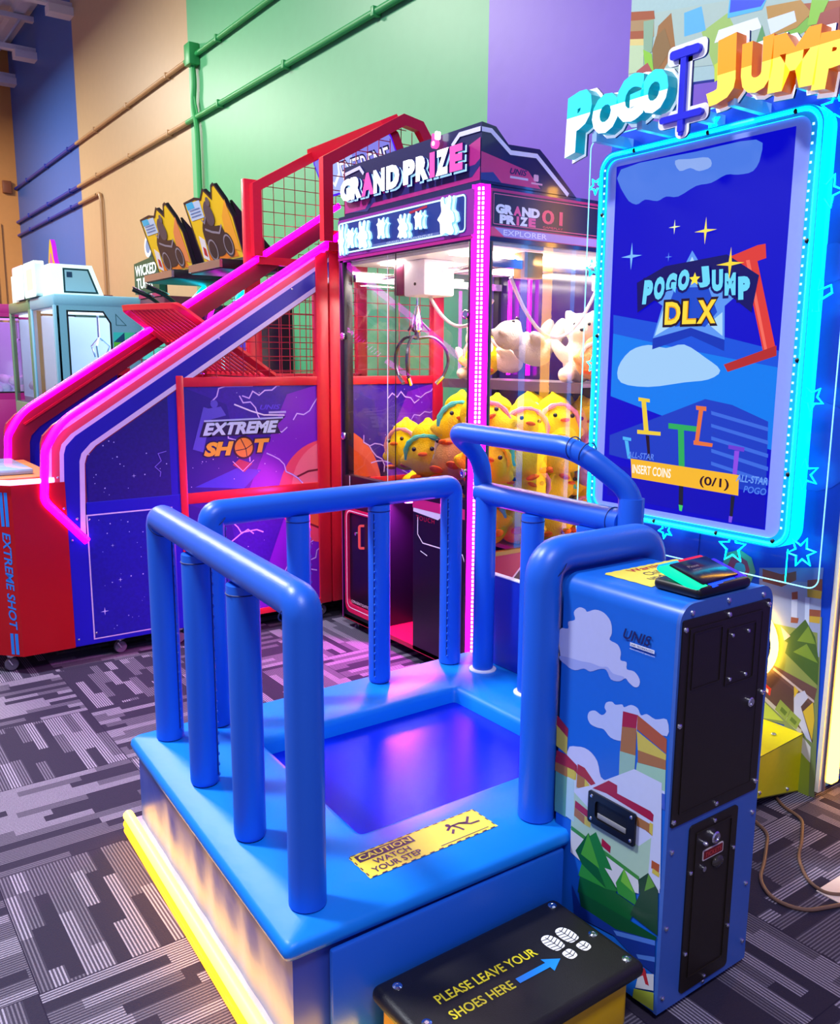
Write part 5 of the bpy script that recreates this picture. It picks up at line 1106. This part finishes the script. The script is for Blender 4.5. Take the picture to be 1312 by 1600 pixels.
q = MB(); q.frame(Fq, rrect(-.045, .958, .862, 2.412, .05, 8), rrect(0, .983, .80, 2.385, .003, 8), -.05, .002, mat('bezel_lavender', '8a9ae0', .35, emit='5a70d8', es=.25)); q.build('bezel', pc, 'lavender grey bezel')
sc_ = MB(); sc_.slab(Fq, [(0, .983), (.80, .983), (.80, 2.385), (0, 2.385)], -.02, 0, glow('0204c4', 1.0))
for c, pts in SCREEN_ART: sc_.poly(Fq, [(min(max(a, .0), .80), min(max(b, .984), 2.384)) for a, b in (smooth_poly(pts, 3) if c in ('4a78e0', '8aa8ea', '9cc8f2') else pts)], glow(c, 1.0), .0004 + .00003*len(sc_.f))
cc_ = .0042
def arch_word(w, a0, b0, a1, b1, h0, h1, fill, shear=.12, wd=.9):
    n = len(w)
    for i, ch in enumerate(w):
        t = i/n; a = a0 + (a1-a0)*t; b = b0 + (b1-b0)*t; h = h0 + (h1-h0)*t; wd_ = (a1-a0)/n*wd
        sc_.text(Fq, ch, a-.010, b-.010, wd_+.02, h+.02, glow('0a0a6c', .8), cc_, bold=.12, shear=shear); sc_.text(Fq, ch, a, b, wd_, h, glow(fill, 1.0), cc_+.0006, bold=.08, shear=shear)
sc_.poly(Fq, [(.150, 1.79), (.30, 1.87), (.42, 1.90), (.55, 1.86), (.68, 1.77), (.70, 1.90), (.56, 1.985), (.42, 1.975), (.28, 1.965), (.14, 1.91)], glow('0a0a6c', .8), .0040)
arch_word('POGO', .172, 1.822, .405, 1.880, .095, .075, '6ad4fa'); arch_word('JUMP', .442, 1.872, .672, 1.800, .078, .085, '6ad4fa', shear=-.1)
sc_.poly(Fq, star(.424, 1.905, .026, .012), glow('f8e43c', 1.0), .0050)
for ch, a, w in (('D', .292, .075), ('L', .377, .065), ('X', .445, .085)):
    sc_.text(Fq, ch, a-.010, 1.727, w+.02, .108, glow('2a1030', .6), .0046, bold=.08); sc_.text(Fq, ch, a, 1.737, w, .088, glow('e8a014', 1.0), .0052, bold=.05)
    sc_.text(Fq, ch, a, 1.737, w, .088, glow('f8d83a', 1.0), .0054, bold=.02)
for a, b, r, c in ((.315, 2.110, .028, 'f0f8b0'), (.105, 2.018, .055, '7ab8f8'), (.294, 1.999, .018, '5a90f0'), (.577, 1.95, .06, 'f8d83a'), (.46, 2.08, .05, 'f8e45a')): sc_.poly(Fq, star(a, b, r, r*.16, 4), glow(c, 1.), .0050)
sc_.text(Fq, 'INSERT COINS', .165, 1.126, .20, .038, glow('f8f4e8', 1.), .0056, bold=.02); sc_.text(Fq, '(0/1)', .505, 1.108, .132, .045, glow('3a1030', .6), .0056, bold=.02)
sc_.text(Fq, 'ALL-STAR', .665, 1.150, .132, .028, glow('6a9af0', 1.), .0050, bold=.02, shear=.2); sc_.text(Fq, 'POGO', .70, 1.112, .095, .026, glow('4a7ae8', 1.), .0050, bold=.02, shear=.2); sc_.text(Fq, 'ALL-STAR', .135, 1.190, .14, .026, glow('5a80e8', 1.), .0050, bold=.02, shear=.2)
sc_.build('screen', pc, 'lit blue game screen', smooth=False)
# clear acrylic sheet with engraved lit stars
ac = MB(); FA = Fr((2.865, 2.59, 0), -Y3, Z3)
ac.add([FA(a, b) for a, b in rrect(-.165, .80, 1.01, 2.52, .04, 6)], [tuple(range(28))], glass('acrylic', (.96, .98, 1.), 1.3)); ac.tube([FA(a, b) for a, b in rrect(-.165, .80, 1.01, 2.52, .04, 6)], .0025, mat('acrylic_edge', 'b8f0ff', .2, emit='70d8ff', es=.9), 6, closed=True); ac.tube([FA(.885, .925), FA(.885, .80)], .002, CYAN_NEON, 6)
oa = ac.build('acrylic_sheet', pc, 'clear sheet with glowing edges')
for a, b, r, n, rt_ in ((.925, 2.42, .05, 5, .3), (.925, 2.156, .055, 5, 1.2), (.930, 1.47, .045, 5, .9), (.925, 1.205, .055, 6, .5), (.940, .925, .055, 6, .2), (.66, .890, .06, 5, .4), (.34, .905, .035, 5, .8), (-.125, 2.33, .035, 5, .9), (-.125, 1.99, .035, 5, .5), (-.10, 1.58, .035, 5, .4), (-.10, 1.20, .03, 6, .2), (.45, 2.47, .03, 5, .4)):
    q = MB(); q.tube([FA(p[0], p[1], .004) for p in star(a, b, r, r*.45, n, rt_)], .0036, CYAN_NEON, 6, closed=True); q.build('neon_star', oa)
q = MB(); q.tube([FA(a, b, .004) for a, b in ((.895, 1.80), (.90, 1.87), (.925, 1.872), (.92, 1.835), (.965, 1.85), (.97, 1.825), (.925, 1.80), (.93, 1.765), (.905, 1.765))], .0036, CYAN_NEON, 6, closed=True); q.build('neon_arrow', oa)
# marquee: printed board behind, letters in front
FB = Fr((3.15, 2.83, 0), -Y3, Z3); q = MB(); q.slab(FB, [(.012, 2.78), (1.30, 2.62), (1.30, 3.30), (.012, 3.30)], -.04, 0, mat('board_print', 'a0c0b8', .4))
for c, pts in BILLBOARD_ART: q.poly(FB, [(min(max(a, .013), 1.29), b) for a, b in pts], art(c), .0008 + .00004*len(q.f))
q.text(FB, 'POGO JUMP DLX', .44, 3.045, .13, .03, art('f0d23a'), .003, bold=.02); q.build('marquee_board', pc, 'printed board behind the sign', smooth=False)
for y in (1.75, 2.55): q = MB(); q.box((3.19, y-.03, 2.53), (3.23, y+.03, 3.25), pblue, .004); q.build('board_stand', pc)
FM = Fr((2.72, 2.95, 0), -Y3, Z3); lt = MB()
tf, ts_ = two_tone('letter_ice', 'e8faff', '22c8ec', .60, .6), mat('letter_teal', '0898a8', .35, emit=(0, .35, .40), es=.30); yf, ys = two_tone('letter_gold', 'ffdc48', 'f09000', .52, .5), mat('letter_amber', 'd87818', .35, emit='c05808', es=.25)
def big(ch, y0, y1, z0, z1, f_, s_, rot=0., shear=.15):
    a = 2.95-y0 - (y0-y1)*.06; w = (y0-y1)*1.16; h = (z1-z0)*1.05
    return ('w', ch, a, z0, w, h, f_, s_, rot, shear)
LTR = [big('P', 2.700, 2.545, 2.415, 2.625, tf, ts_, .22, .3), big('O', 2.545, 2.425, 2.462, 2.600, tf, ts_, .15, .1), big('G', 2.425, 2.305, 2.480, 2.640, tf, ts_, .10, .1), big('O', 2.312, 2.200, 2.492, 2.635, tf, ts_, .06, .1),
       big('J', 2.015, 1.905, 2.462, 2.655, yf, ys, .12, .05), big('U', 1.885, 1.785, 2.468, 2.625, yf, ys, .02, .0), big('M', 1.780, 1.640, 2.455, 2.620, yf, ys, -.06, 0), big('P', 1.630, 1.535, 2.430, 2.585, yf, ys, -.12, 0)]
for i_, (_, ch, a, b, w, h, f_, s_, rot, sh) in enumerate(LTR):
    if i_ == 4: lt.build('sign_word', pc, 'thick teal and ice white letters', smooth=False); lt = MB()
    lt.text(FM, ch, a-.012, b-.012, w+.024, h+.024, mat('letter_white', 'f4f6ff', .4, emit='e0f0ff', es=.5), -.012, ext=.010, bold=.11, shear=sh, rot=rot, side=mat('letter_navy', '10206c', .4))
    lt.text(FM, ch, a, b, w, h, f_, .0, ext=.055, bold=.075, shear=sh, rot=rot, side=s_)
lt.build('sign_word', pc, 'thick golden letters', smooth=False)
# the pogo stick badge between the words
q = MB(); ou = art('f8f8ff'); od_ = mat('badge_navy', '141c6c', .35); FP = Fr((2.690, 2.95, 0), -Y3, Z3)
q.slab(FP, rrect(.725, 2.645, .895, 2.712, .02), -.014, -.004, ou, od_); q.slab(FP, rrect(.775, 2.39, .835, 2.70, .025), -.014, -.004, ou, od_); q.slab(FP, rrect(.695, 2.435, .915, 2.492, .02), -.0145, -.0045, ou, od_)
st_b = mat('stick_blue', '1a20c0', .3, emit='1018b0', es=.3)
q.slab(FP, rrect(.745, 2.662, .875, 2.692, .012), -.004, .012, st_b); q.slab(FP, rrect(.793, 2.41, .817, 2.68, .006), -.0035, .010, st_b); q.slab(FP, rrect(.712, 2.452, .898, 2.475, .010), -.004, .011, st_b); q.slab(FP, rrect(.797, 2.398, .813, 2.44, .006), -.004, .008, st_b)
q.build('pogo_stick_badge', pc, 'flat blue pogo stick badge', smooth=False)
for y in (2.58, 2.35, 2.14, 1.95, 1.70): q = MB(); q.box((2.70, y-.012, 2.46), (GX, y+.012, 2.50), mat('clear_bracket', 'a8d0f0', .2)); q.build('sign_bracket', pc)
# foot with yellow wedge, speaker ring
q = MB(); W_ = [(2.60, .065), (2.92, .004), (2.92, .232), (2.60, .212)]; Fy = Fr((0, 1.615, 0), X3, Z3); yw = mat('wedge_yellow', 'd8cc0c', .35)
q.slab(Fy, W_, -.95, 0, yw); q.stroke(Fy, W_, .004, art('6a6414'), .0006, closed=True); screws(q, Fy, [(2.66, .075), (2.84, .035)], .008, .0); q.lathe((2.72, 1.72, .222), Z3, [(.010, 0), (.010, .003), (.006, .006)], STEEL, 12); q.lathe((2.83, 1.68, .228), Z3, [(.010, 0), (.010, .003), (.006, .006)], STEEL, 12)
q.build('yellow_foot', pc, 'yellow wedge foot', smooth=False)
q = MB(); q.tube([Fg(1.058 + .152*math.cos(2*PI*k/40), .532 + .152*math.sin(2*PI*k/40), .03) for k in range(40)], .014, glow('ffc850', 10.), 12, closed=True); q.lathe(Fg(1.058, .532, 0), -X3, [(.150, 0), (.150, .03), (.12, .03), (.10, .012), (.03, .010)], BLACK, 40); q.build('speaker_ring', pc, 'speaker with a glowing warm ring')
q = MB(); q.box((2.30, 1.66, .02), (GX-.34, 2.56, .30), mat('link_blue', '1430a0', .4), .01); q.build('link_box', pc)

# ================================================================ FLOOR ODDS
cab = mat('cord_brown', '7a5a48', .5)
q = MB(); q.tube([(2.80, 1.63, .006), (2.758, 1.575, .006), (2.74, 1.49, .006), (2.60, 1.41, .006), (2.497, 1.362, .006), (2.43, 1.30, .006), (2.401, 1.262, .006), (2.39, 1.21, .006), (2.425, 1.175, .006), (2.52, 1.13, .006)], .0055, cab, 8, fillet=.04)
tag(q.build('power_cord'), 'brown cord running across the carpet over the cream card', 'cord')
q = MB(); q.tube([(2.62, 1.66, .0065), (2.587, 1.584, .0065), (2.555, 1.506, .0065), (2.374, 1.405, .0065), (2.290, 1.368, .0065), (2.228, 1.285, .0065), (2.255, 1.196, .0065), (2.378, 1.150, .0065), (2.50, 1.10, .0065)], .006, cab, 8, fillet=.05)
tag(q.build('power_cord'), 'brown cord making the wide loop nearest the ticket kiosk', 'cord')
q = MB(); q.box((2.385, 1.16, .0005), (2.55, 1.235, .003), mat('cream_card', 'f0dcd0', .6)); tag(q.build('floor_card'), 'cream card lying on the carpet under a cord', 'card')

# ================================================================ GAMES FURTHER DOWN THE WALL
def bike_game(y0, y1, label, tone):
    t = thing('bike_game', label, 'arcade game', (2.75, (y0+y1)/2, 0)); w = y1-y0; ym = (y0+y1)/2
    q = MB(); q.box((2.45, y0+.12, 0), (3.0, y1-.12, .55), BLACK, .02); q.box((2.72, y0+.16, .55), (3.05, y1-.16, 2.02), cblk, .02); q.build('pedestal', t)
    q = MB(); q.box((2.68, y0+.10, 1.15), (2.72, y1-.10, 1.80), glow('4a3ad0', .9), .01); q.build('screen', t)
    q = MB(); q.box((2.45, y0+.06, 2.20), (2.95, y1-.06, 2.27), BLACK, .012); q.box((2.44, y0+.06, 2.21), (2.46, y1-.06, 2.262), alu); q.build('header_tray', t)
    H = Fr((2.60, y1, 2.275), (0, -1, 0), (-.30, 0, .95))
    P = [(0, 0), (w, 0), (w*1.02, .30), (w*.93, .44), (w*.80, .56), (w*.74, .55), (w*.66, .47), (w*.52, .55), (w*.40, .49), (w*.25, .51), (-.03, .50), (-.02, .2)]
    P = [(a, b*.92) for a, b in P]
    q = MB(); q.slab(H, P, -.03, 0, art('f0c820'), BLACK); q.stroke(H, P, .018, mat('header_rim', '14182c', .3), .002, closed=True)
    q.poly(H, [(w*.02, .33), (w*.36, .33), (w*.36, .45), (w*.0, .45)], art('bcd4e8'), .002); q.poly(H, [(w*.0, .41), (w*.2, .41), (w*.18, .455), (0, .455)], art('28b8e0'), .003)
    for k in range(3): q.stroke(H, [(w*.05, .40-k*.022), (w*.32, .40-k*.022)], .007, art('5a86b8'), .004)
    q.poly(H, [(w*.05, .02), (w*.9, .02), (w*.8, .16), (w*.6, .08), (w*.4, .17), (w*.2, .10)], art('f08020'), .002); q.poly(H, [(w*.7, .1), (w*.97, .05), (w*.95, .40), (w*.78, .30)], art('f0a830' if tone else 'e88a50'), .0025)
    bk = art('28222c'); gy = art('8a8490')
    q.poly(H, smooth_poly([(w*.25, .10), (w*.22, .24), (w*.34, .32), (w*.46, .34), (w*.52, .26), (w*.70, .24), (w*.74, .14), (w*.62, .06), (w*.42, .05)]), bk, .004); q.poly(H, circ(w*.34, .10, .085, 20), bk, .0045); q.stroke(H, circ(w*.34, .10, .07, 20), .012, gy, .005, closed=True); q.poly(H, circ(w*.74, .11, .085, 20), bk, .0045); q.stroke(H, circ(w*.74, .11, .066, 20), .012, gy, .005, closed=True)
    q.poly(H, smooth_poly([(w*.42, .28), (w*.40, .38), (w*.50, .43), (w*.58, .38), (w*.60, .30), (w*.52, .26)]), art('4a4450'), .005); q.poly(H, circ(w*.56, .42, .032, 14), art('5a5560'), .006); q.stroke(H, [(w*.30, .25), (w*.45, .22), (w*.62, .20), (w*.72, .25)], .016, gy, .006); q.stroke(H, [(w*.40, .33), (w*.33, .29), (w*.28, .32)], .014, gy, .006)
    q.poly(H, [(w*.03, .06), (w*.17, .03), (w*.20, .18), (w*.08, .22)], art('e8e4e0'), .0035); q.poly(H, [(w*.08, .08), (w*.15, .06), (w*.16, .12), (w*.10, .14)], art('c02030'), .0045)
    q.build('header_board', t, 'yellow header board showing a motorcycle', smooth=False)
    q = MB(); q.slab(Fr((2.66, y0+.05, 0), X3, Z3), [(0, 2.27), (.26, 2.27), (-.12, 2.66)], -.04, 0, BLACK); q.build('header_stay', t)
    q = MB(); q.box((2.0, ym-.13, .55), (2.65, ym+.13, .95), mat('bike_shell', '202838', .25, coat=.5), .08, 4); q.build('ride_on_bike', t)
    q = MB(); q.tube([(2.35, ym-.34, 1.05), (2.45, ym-.2, 1.1), (2.45, ym+.2, 1.1), (2.35, ym+.34, 1.05)], .02, BLACK, 8, fillet=.05); q.build('handlebar', t)
    q = MB()
    for s_ in (-1, 1): q.tube([(2.78, ym+s_*(w/2-.08), 1.0), (2.66, ym+s_*(w/2-.06), 1.5), (2.76, ym+s_*(w/2-.08), 2.0), (2.95, ym+s_*(w/2-.1), 2.2)], .018, CYAN_NEON if s_ > 0 else WHITE_MAG, 8, fillet=.3)
    q.build('neon_arc', t, 'curved neon strip')
bike_game(5.72, 6.42, 'motorcycle game with the wider yellow header nearer the basketball game', 1)
bike_game(6.66, 7.42, 'motorcycle game behind, with the orange toned header, beside the fishing game', 0)
fg = thing('fishing_game', 'teal fishing game with a green white lettered sign beyond the motorcycle headers', 'arcade game', (3.2, 8.3, 0))
tl = mat('teal_shell', '0aa090', .3, emit=(0, .25, .22), es=.25); gdk = mat('green_dark', '0c4c34', .4)
q = MB(); q.box((2.85, 7.75, 0), (3.6, 8.8, 1.95), tl, .05, 3); q.build('cabinet', fg); q = MB(); q.add([(2.81, 7.7, 1.95), (2.81, 8.85, 1.95), (3.6, 8.85, 2.22), (3.6, 7.7, 2.22)], [(0, 1, 2, 3)], tl); q.box((2.85, 7.72, 1.93), (3.6, 8.82, 2.05), tl, .03); q.build('hood', fg)
Hf = Fr((2.80, 8.74, 2.20), -Y3, Z3); q = MB(); q.slab(Hf, [(0, 0), (.70, 0), (.70, .27), (.60, .32), (0, .29)], -.06, 0, gdk); q.text(Hf, 'WICKED', .04, .165, .60, .10, mat('sign_white', 'eef4f0', .4, emit='dff4ec', es=.7), .003, bold=.02); q.text(Hf, 'TUNA', .07, .045, .46, .10, MATS['sign_white'], .003, bold=.02); q.slab(Hf, circ(.42, .42, .10, 20), -.04, -.005, art('e8e8ec')); q.poly(Hf, circ(.42, .42, .062, 20), art('6a8ab0'), -.004); q.build('sign', fg, 'green sign with white letters', smooth=False)
for yy in (7.95, 8.35):
    q = MB(); q.tube([(2.65, yy, 2.22), (2.85, yy-.02, 2.14), (3.1, yy-.05, 1.85)], .018, BLACK, 8, fillet=.1); q.tube([(2.65, yy, 2.245), (2.85, yy-.02, 2.162)], .006, CHROME, 6); q.build('fishing_rod', fg)
def crane(name, label, x0, x1, y0, y1, h, shell, lit, topper=True, logo=None):
    t = thing(name, label, 'claw machine', ((x0+x1)/2, (y0+y1)/2, 0))
    Fz = Fr((x0, y0, 0), X3, Z3); d = x1-x0; Fx = Fr((x0, y1, 0), -Y3, Z3); w = y1-y0
    q = MB(); q.box((x0, y0, 0), (x1, y1, 1.02), shell, .02); q.box((x0, y0, h-.14), (x1, y1, h), shell, .02); q.box((x1-.05, y0, 1.02), (x1, y1, h-.14), shell); q.build('cabinet', t)
    for x, y in ((x0, y0), (x0, y1-.06), (x1-.06, y0), (x1-.06, y1-.06)):
        q = MB(); q.box((x, y, 1.0), (x+.06, y+.06, h-.12), shell, .006); q.build('corner_post', t)
    q = MB(); win = [(.14, 1.10), (d*.48, 1.10), (d*.48, h-.30), (d*.42, h-.18), (.14, h-.18)]
    q.frame(Fz, [(.03, 1.0), (d, 1.0), (d, h-.12), (d*.9, h-.12), (.03, h-.12)], win, -.02, 0, shell); q.stroke(Fz, win, .02, BLACK, .001, closed=True)
    q.poly(Fz, [(d*.5, h-.62), (d, h-.62), (d, h-.40), (d*.5, h-.40)], art('0c5c6c'), .002)
    cols = ('48d8a0', '1a4a78', '60c838', '20b0c8', '104868', '38d0c8'); cw = d*.5/5
    for k in range(5):
        for r in range(2):
            a, b = d*.5 + k*cw, h-.62 + r*.11
            q.poly(Fz, [(a, b), (a+cw, b), (a+cw, b+.11)], art(cols[(k*2+r) % 6]), .003); q.poly(Fz, [(a, b), (a+cw, b+.11), (a, b+.11)], art(cols[(k+r*3+2) % 6]), .003)
    q.stroke(Fz, [(d*.53, h-.32), (d*.53, h-.20), (d*.62, h-.32)], .006, art('0a5a60'), .002, closed=True); q.build('side_panel', t, smooth=False)
    q = MB(); q.box((x0+.10, y0+.10, 1.02), (x1-.10, y1-.10, 1.08), art('e8f4ff')); q.box((x1-.12, y0+.06, 1.08), (x1-.07, y1-.06, h-.2), lit); q.box((x0+.1, y0+.1, h-.17), (x1-.12, y1-.1, h-.15), lit); q.box((x0+.1, y1-.10, 1.08), (x1-.1, y1-.07, h-.2), art('dce8f4')); q.build('lit_interior', t)
    q = MB(); random.seed(int(y0*10))
    for k in range(26): q.ell((random.uniform(x0+.2, x1-.2), random.uniform(y0+.15, y1-.2), 1.10 + random.uniform(0, .16)), (.11, .10, .08), art(random.choice(('f4f4fa', 'e0ecf8', 'f8d8dc', 'c8e8f0'))), 10, 6)
    hp = q.build('prize_heap', t, 'heap of white wrapped prizes'); hp['kind'] = 'stuff'
    q = MB(); q.add([Fx(.06, 1.02, -.012), Fx(w-.06, 1.02, -.012), Fx(w-.06, h-.14, -.012), Fx(.06, h-.14, -.012)], [(0, 1, 2, 3)], pane); q.build('front_glass', t); q = MB(); q.add([Fz(.06, 1.02, -.03), Fz(d*.5, 1.02, -.03), Fz(d*.5, h-.14, -.03), Fz(.06, h-.14, -.03)], [(0, 1, 2, 3)], pane); q.build('side_glass', t)
    q = MB(); q.tube([((x0+x1)/2, (y0+y1)/2, h-.15), ((x0+x1)/2, (y0+y1)/2, h-.45)], .015, CHROME, 8)
    for k in range(3): a = 2*PI*k/3; q.tube([((x0+x1)/2, (y0+y1)/2, h-.45), ((x0+x1)/2+.12*math.cos(a), (y0+y1)/2+.12*math.sin(a), h-.55), ((x0+x1)/2+.07*math.cos(a), (y0+y1)/2+.07*math.sin(a), h-.68)], .012, CHROME, 6)
    q.build('claw', t)
    if topper:
        Ft_ = Fr((0, y0+.25, 0), X3, Z3); q = MB(); q.slab(Ft_, [(x0+.05, h), (x0+.62, h), (x0+.50, h+.34), (x0+.05, h+.34)], -.9, 0, mat('topper_white', 'e4f4f0', .35, emit='d0f0f0', es=.35)); q.poly(Ft_, [(x0+.18, h+.03), (x0+.56, h+.03), (x0+.46, h+.30), (x0+.18, h+.30)], art('0a3840'), .002); q.poly(Ft_, [(x0+.20, h+.05), (x0+.53, h+.05), (x0+.445, h+.28), (x0+.20, h+.28)], art('8ab8c8'), .003); q.poly(Ft_, [(x0+.22, h+.20), (x0+.28, h+.20), (x0+.28, h+.26), (x0+.22, h+.26)], art('1a3a58'), .004)
        q.build('topper', t, 'white lit topper box', smooth=False)
    return t
aqua = mat('aqua_shell', '78b4cc', .35); litw = glow('c8e0ff', 2.4)
crane('claw_machine', 'pale teal claw crane with a triangle pattern side and white topper box', 2.35, 3.6, 10.14, 11.30, 2.27, aqua, litw)
crane('claw_machine', 'second teal claw crane beyond the one with the triangle pattern', 2.35, 3.6, 11.36, 12.55, 2.27, mat('olive_shell', '6a8a6a', .35), litw)
for y, lab in ((11.5, 'square pink white lit sign standing on the second crane'), (10.85, 'white framed lit sign standing in front of the topper box')):
    q = MB(); G = Fr((2.33, y+.55, 2.275), -Y3, Z3); q.slab(G, rrect(0, .0, .60, .40, .04), -.10, 0, glow('ffd8f4' if y > 11 else 'e0fff8', 1.6), mat('sign_shell', 'c8e0d8', .4)); q.poly(G, rrect(.14, .08, .46, .32, .02), glow('fff4c8' if y < 11 else 'fff0fc', 1.3), .002)
    tag(q.build('lit_sign', smooth=False), lab, 'sign')
crane('claw_machine', 'claw crane with a magenta shell at the far left of the row', 2.0, 3.4, 13.2, 14.6, 2.3, mat('magenta_shell', 'a01878', .35), glow('e090ff', 1.2), topper=False)
rd_ = thing('prize_tower', 'red topped game with a flame shaped sign standing behind the teal crane', 'arcade game', (3.3, 9.5, 0))
q = MB(); q.box((3.0, 12.65, 0), (3.75, 13.1, 2.45), mat('wine_shell', '5a1430', .35), .02); q.build('cabinet', rd_)
q = MB(); G = Fr((3.0, 13.15, 2.45), -Y3, Z3); q.slab(G, smooth_poly([(.0, 0), (.5, 0), (.52, .3), (.40, .45), (.34, .62), (.25, .72), (.15, .55), (.08, .35)]), -.06, 0, glow('f8c030', 1.0), glow('c020e0', 1.2)); q.poly(G, smooth_poly([(.1, .05), (.4, .05), (.4, .28), (.26, .55), (.14, .3)]), glow('f060c0', 1.0), .003); q.build('flame_sign', rd_, smooth=False)
ph = MB(); G = Fr((2.9, 8.95, 0), X3, Z3)
pz = thing('ticket_game', 'low dark game with a pink header panel above the teal crane', 'arcade game', (3.5, 9.5, 0))
q = MB(); q.box((3.25, 9.2, 0), (3.8, 10.0, 2.24), mat('wine_shell', '5a1430', .35), .01); q.build('cabinet', pz); q = MB(); G = Fr((3.24, 10.0, 2.24), -Y3, Z3); q.slab(G, [(0, 0), (.8, 0), (.8, .16), (0, .16)], -.05, 0, glow('c83a70', .8), BLACK); q.poly(G, [(.2, .02), (.45, .02), (.55, .14), (.3, .14)], glow('f8c8d8', .9), .002); q.build('header', pz, smooth=False)
